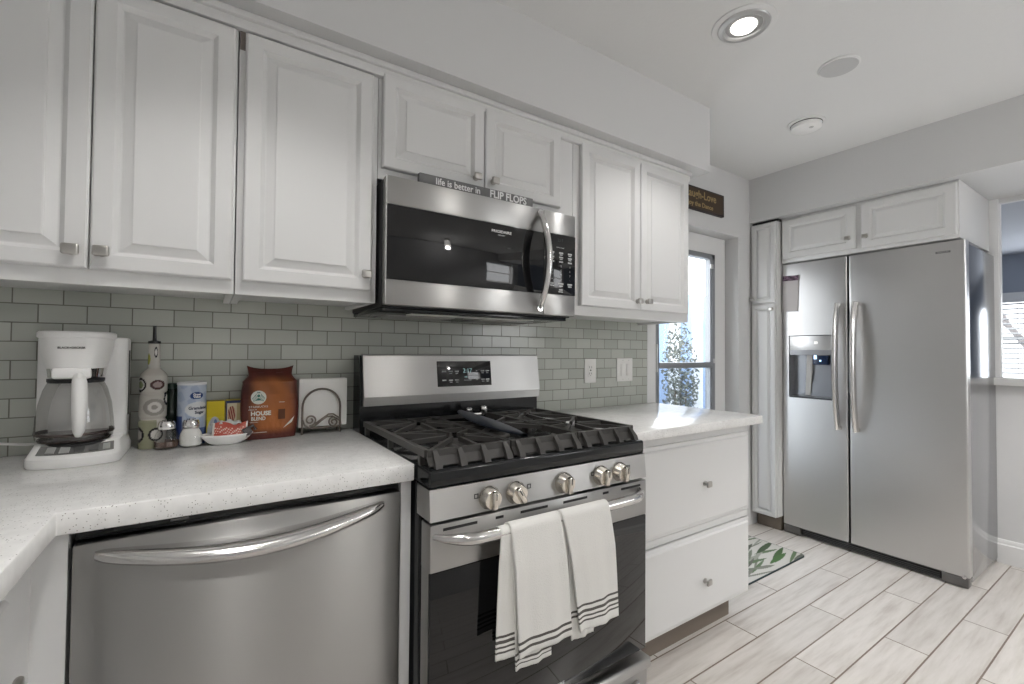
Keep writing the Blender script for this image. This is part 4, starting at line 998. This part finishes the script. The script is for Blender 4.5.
# notepad on the freezer door
t = thing('notepad', (RFX-.01, -.21, 1.47), 'white magnetic notepad with a purple patterned header on the freezer door', 'notepad')
M = FR @ T(.056, 1.60, .004) @ Matrix.Rotation(-.035, 4, 'Z')
MB(M).box(-.050, .048, -.118, .092, -.002, .0035, .001).build('paper', mat('notepad_paper', sr(200, 196, 196), .8), t)
g = MB(M)
def hc(i, j):
    v = math.sin(i*37+3*math.sin(j*11))*math.sin(j*19+2*math.sin(i*23)); return sr(170, 140, 160) if v > .5 else (sr(90, 60, 84) if v > 0 else sr(44, 32, 46))
g.grid(lambda i, j: (-.052+.102*i, .088+.034*j, .0042), 40, 16, hc); g.add([(-.052, .088, -.002), (.050, .088, -.002), (.050, .122, -.002), (-.052, .122, -.002)], [(0, 1, 2, 3)])
g.build('header', PAPER, t)

# ------------------------------------------------------------------ floor mat
t = thing('floor_mat', (2.5, -.25, 0), 'cream kitchen mat printed with green leaves before the back door', 'mat')
def rrect(x0, x1, y0, y1, r, n=8):
    pts = []
    for (cx_, cy_, a0) in ((x1-r, y1-r, 0), (x0+r, y1-r, PI/2), (x0+r, y0+r, PI), (x1-r, y0+r, 1.5*PI)):
        for k in range(n+1): a_ = a0+PI/2*k/n; pts.append((cx_+r*math.cos(a_), cy_+r*math.sin(a_)))
    return pts
MB().prism(rrect(2.05, 2.962, -.430, -.02, .03), 'z', .0008, .007).build('rubber_base', mat('slate_rubber', sr(52, 66, 68), .8), t)
rng = random.Random(11); LEAVES = []
for k in range(46):
    LEAVES.append((rng.uniform(2.1, 2.95), rng.uniform(-.43, -.03), rng.uniform(-.25, .45), rng.uniform(.08, .19), rng.uniform(.006, .015), rng.choice([sr(92, 112, 82), sr(112, 120, 106), sr(120, 122, 112), sr(96, 98, 90), sr(148, 150, 140)])))
LEAVES += [(2.84, -.33, .25, .13, .016, sr(66, 92, 58)), (2.78, -.36, .1, .12, .017, sr(70, 104, 58)), (2.86, -.24, .15, .13, .018, sr(64, 82, 58)), (2.70, -.20, .2, .16, .018, sr(76, 82, 72))]
def mcol(i, j):
    x, y = 2.055+.902*i, -.425+.40*j; c_ = Vector(sr(196, 194, 188))
    for (lx, ly, a_, ln, wd, lc) in LEAVES:
        dx, dy = x-lx, y-ly; p_ = dx*math.cos(a_)+dy*math.sin(a_); q_ = -dx*math.sin(a_)+dy*math.cos(a_)
        if abs(p_) < ln and abs(q_) < wd*(1-(p_/ln)**2): c_ = Vector(lc)
    return tuple(c_)
MB().grid(lambda i, j: (2.055+.902*i, -.425+.40*j, .0076), 200, 110, mcol).build('printed_top', vcol('mat_print', .7), t)

# ------------------------------------------------------------------ ceiling fixtures
BULB = mat('lit_bulb', (1, 1, 1), .3, emit=(1, .97, .92), estr=2.5)
for i, (x, y, _) in enumerate(DOWNLIGHTS):
    lab = ('lit recessed ceiling downlight near the end of the soffit', 'recessed ceiling downlight over the floor before the dishwasher', 'recessed ceiling downlight at the rear beside the left wall', 'recessed ceiling downlight before the added rear window')[i]
    t = thing('recessed_downlight', (x, y, CZ), lab, 'ceiling light', 'recessed downlights')
    MB().lathe([(.112, CZ-.0005), (.110, CZ-.004), (.092, CZ-.006), (.088, CZ-.003)], c=(x, y, 0), seg=48).build('outer_ring', CEILM, t)
    b_ = MB(); prf = [(.090, CZ-.004), (.086, CZ-.009), (.072, CZ-.012), (.066, CZ-.008), (.064, CZ-.001)]
    seg = 48; vs = [(x+r_*math.cos(2*PI*k/seg), y+r_*math.sin(2*PI*k/seg), z_) for r_, z_ in prf for k in range(seg)]
    b_.add(vs, [(j*seg+k, j*seg+(k+1) % seg, (j+1)*seg+(k+1) % seg, (j+1)*seg+k) for j in range(len(prf)-1) for k in range(seg)])
    b_.build('trim_ring', mat('satin_trim', (.5, .5, .5), .3, .6), t)
    MB().lathe([(.066, CZ-.001), (.064, CZ-.003), (.048, CZ-.004)], c=(x, y, 0), seg=32).build('baffle', mat('baffle_grey', (.35, .35, .34), .4), t)
    MB().lathe([(.047, CZ-.003), (.042, CZ-.010), (.025, CZ-.014), (.004, CZ-.015)], c=(x, y, 0), seg=32).build('bulb', BULB, t)
t = thing('pendant_lamp', (1.42, -2.7, CZ), 'white glass cylinder pendant lamp, seen reflected in the microwave door', 'lamp')
MB().lathe([(.055, CZ), (.055, CZ-.02), (.01, CZ-.024)], c=(1.42, -2.7, 0), seg=28).build('canopy', NICKEL, t)
MB().tube([(1.42, -2.7, CZ-.02), (1.42, -2.7, 2.36)], .005, 8).build('rod', NICKEL, t)
b_ = MB(); seg = 32; prf = [(.03, 2.365), (.058, 2.36), (.06, 2.35), (.06, 2.20)]
b_.add([(1.42+r_*math.cos(2*PI*k/seg), -2.7+r_*math.sin(2*PI*k/seg), z_) for r_, z_ in prf for k in range(seg)], [(j*seg+k, j*seg+(k+1) % seg, (j+1)*seg+(k+1) % seg, (j+1)*seg+k) for j in range(len(prf)-1) for k in range(seg)])
b_.build('lamp_shade', mat('lit_glass_shade', (1, .98, .95), .4, emit=(1, .97, .92), estr=4), t)
t = thing('ceiling_speaker', (2.213, -.898, CZ), 'flat round white ceiling speaker nearest the recessed light', 'speaker')
MB().lathe([(.074, CZ), (.076, CZ-.004), (.072, CZ-.008)], c=(2.213, -.898, 0), seg=48).build('rim', TRIMW, t)
GR = mat('speaker_grille', (.55, .55, .55), .7); bump(GR, noise(GR, coords(GR), 900, 1), .4, .001)
MB().lathe([(.070, CZ-.006), (.068, CZ-.010), (.03, CZ-.0105), (.002, CZ-.0105)], c=(2.213, -.898, 0), seg=48).build('grille', GR, t)
t = thing('smoke_detector', (2.625, -.59, CZ), 'small round white smoke detector on the ceiling near the soffit', 'smoke detector')
MB().lathe([(.085, CZ), (.085, CZ-.006), (.078, CZ-.010)], c=(2.625, -.59, 0), seg=48).build('mounting_plate', TRIMW, t)
MB().lathe([(.072, CZ-.012), (.070, CZ-.030), (.058, CZ-.036), (.002, CZ-.037)], c=(2.625, -.59, 0), seg=48).build('cover', PLASTW, t)
MB().lathe([(.074, CZ-.009), (.074, CZ-.013)], c=(2.625, -.59, 0), seg=40).build('vent_gap', SLOT, t)
k = MB(); k.lathe([(.010, CZ-.0372), (.010, CZ-.039), (.007, CZ-.040)], c=(2.612, -.62, 0), seg=16); k.build('test_button', GR, t)
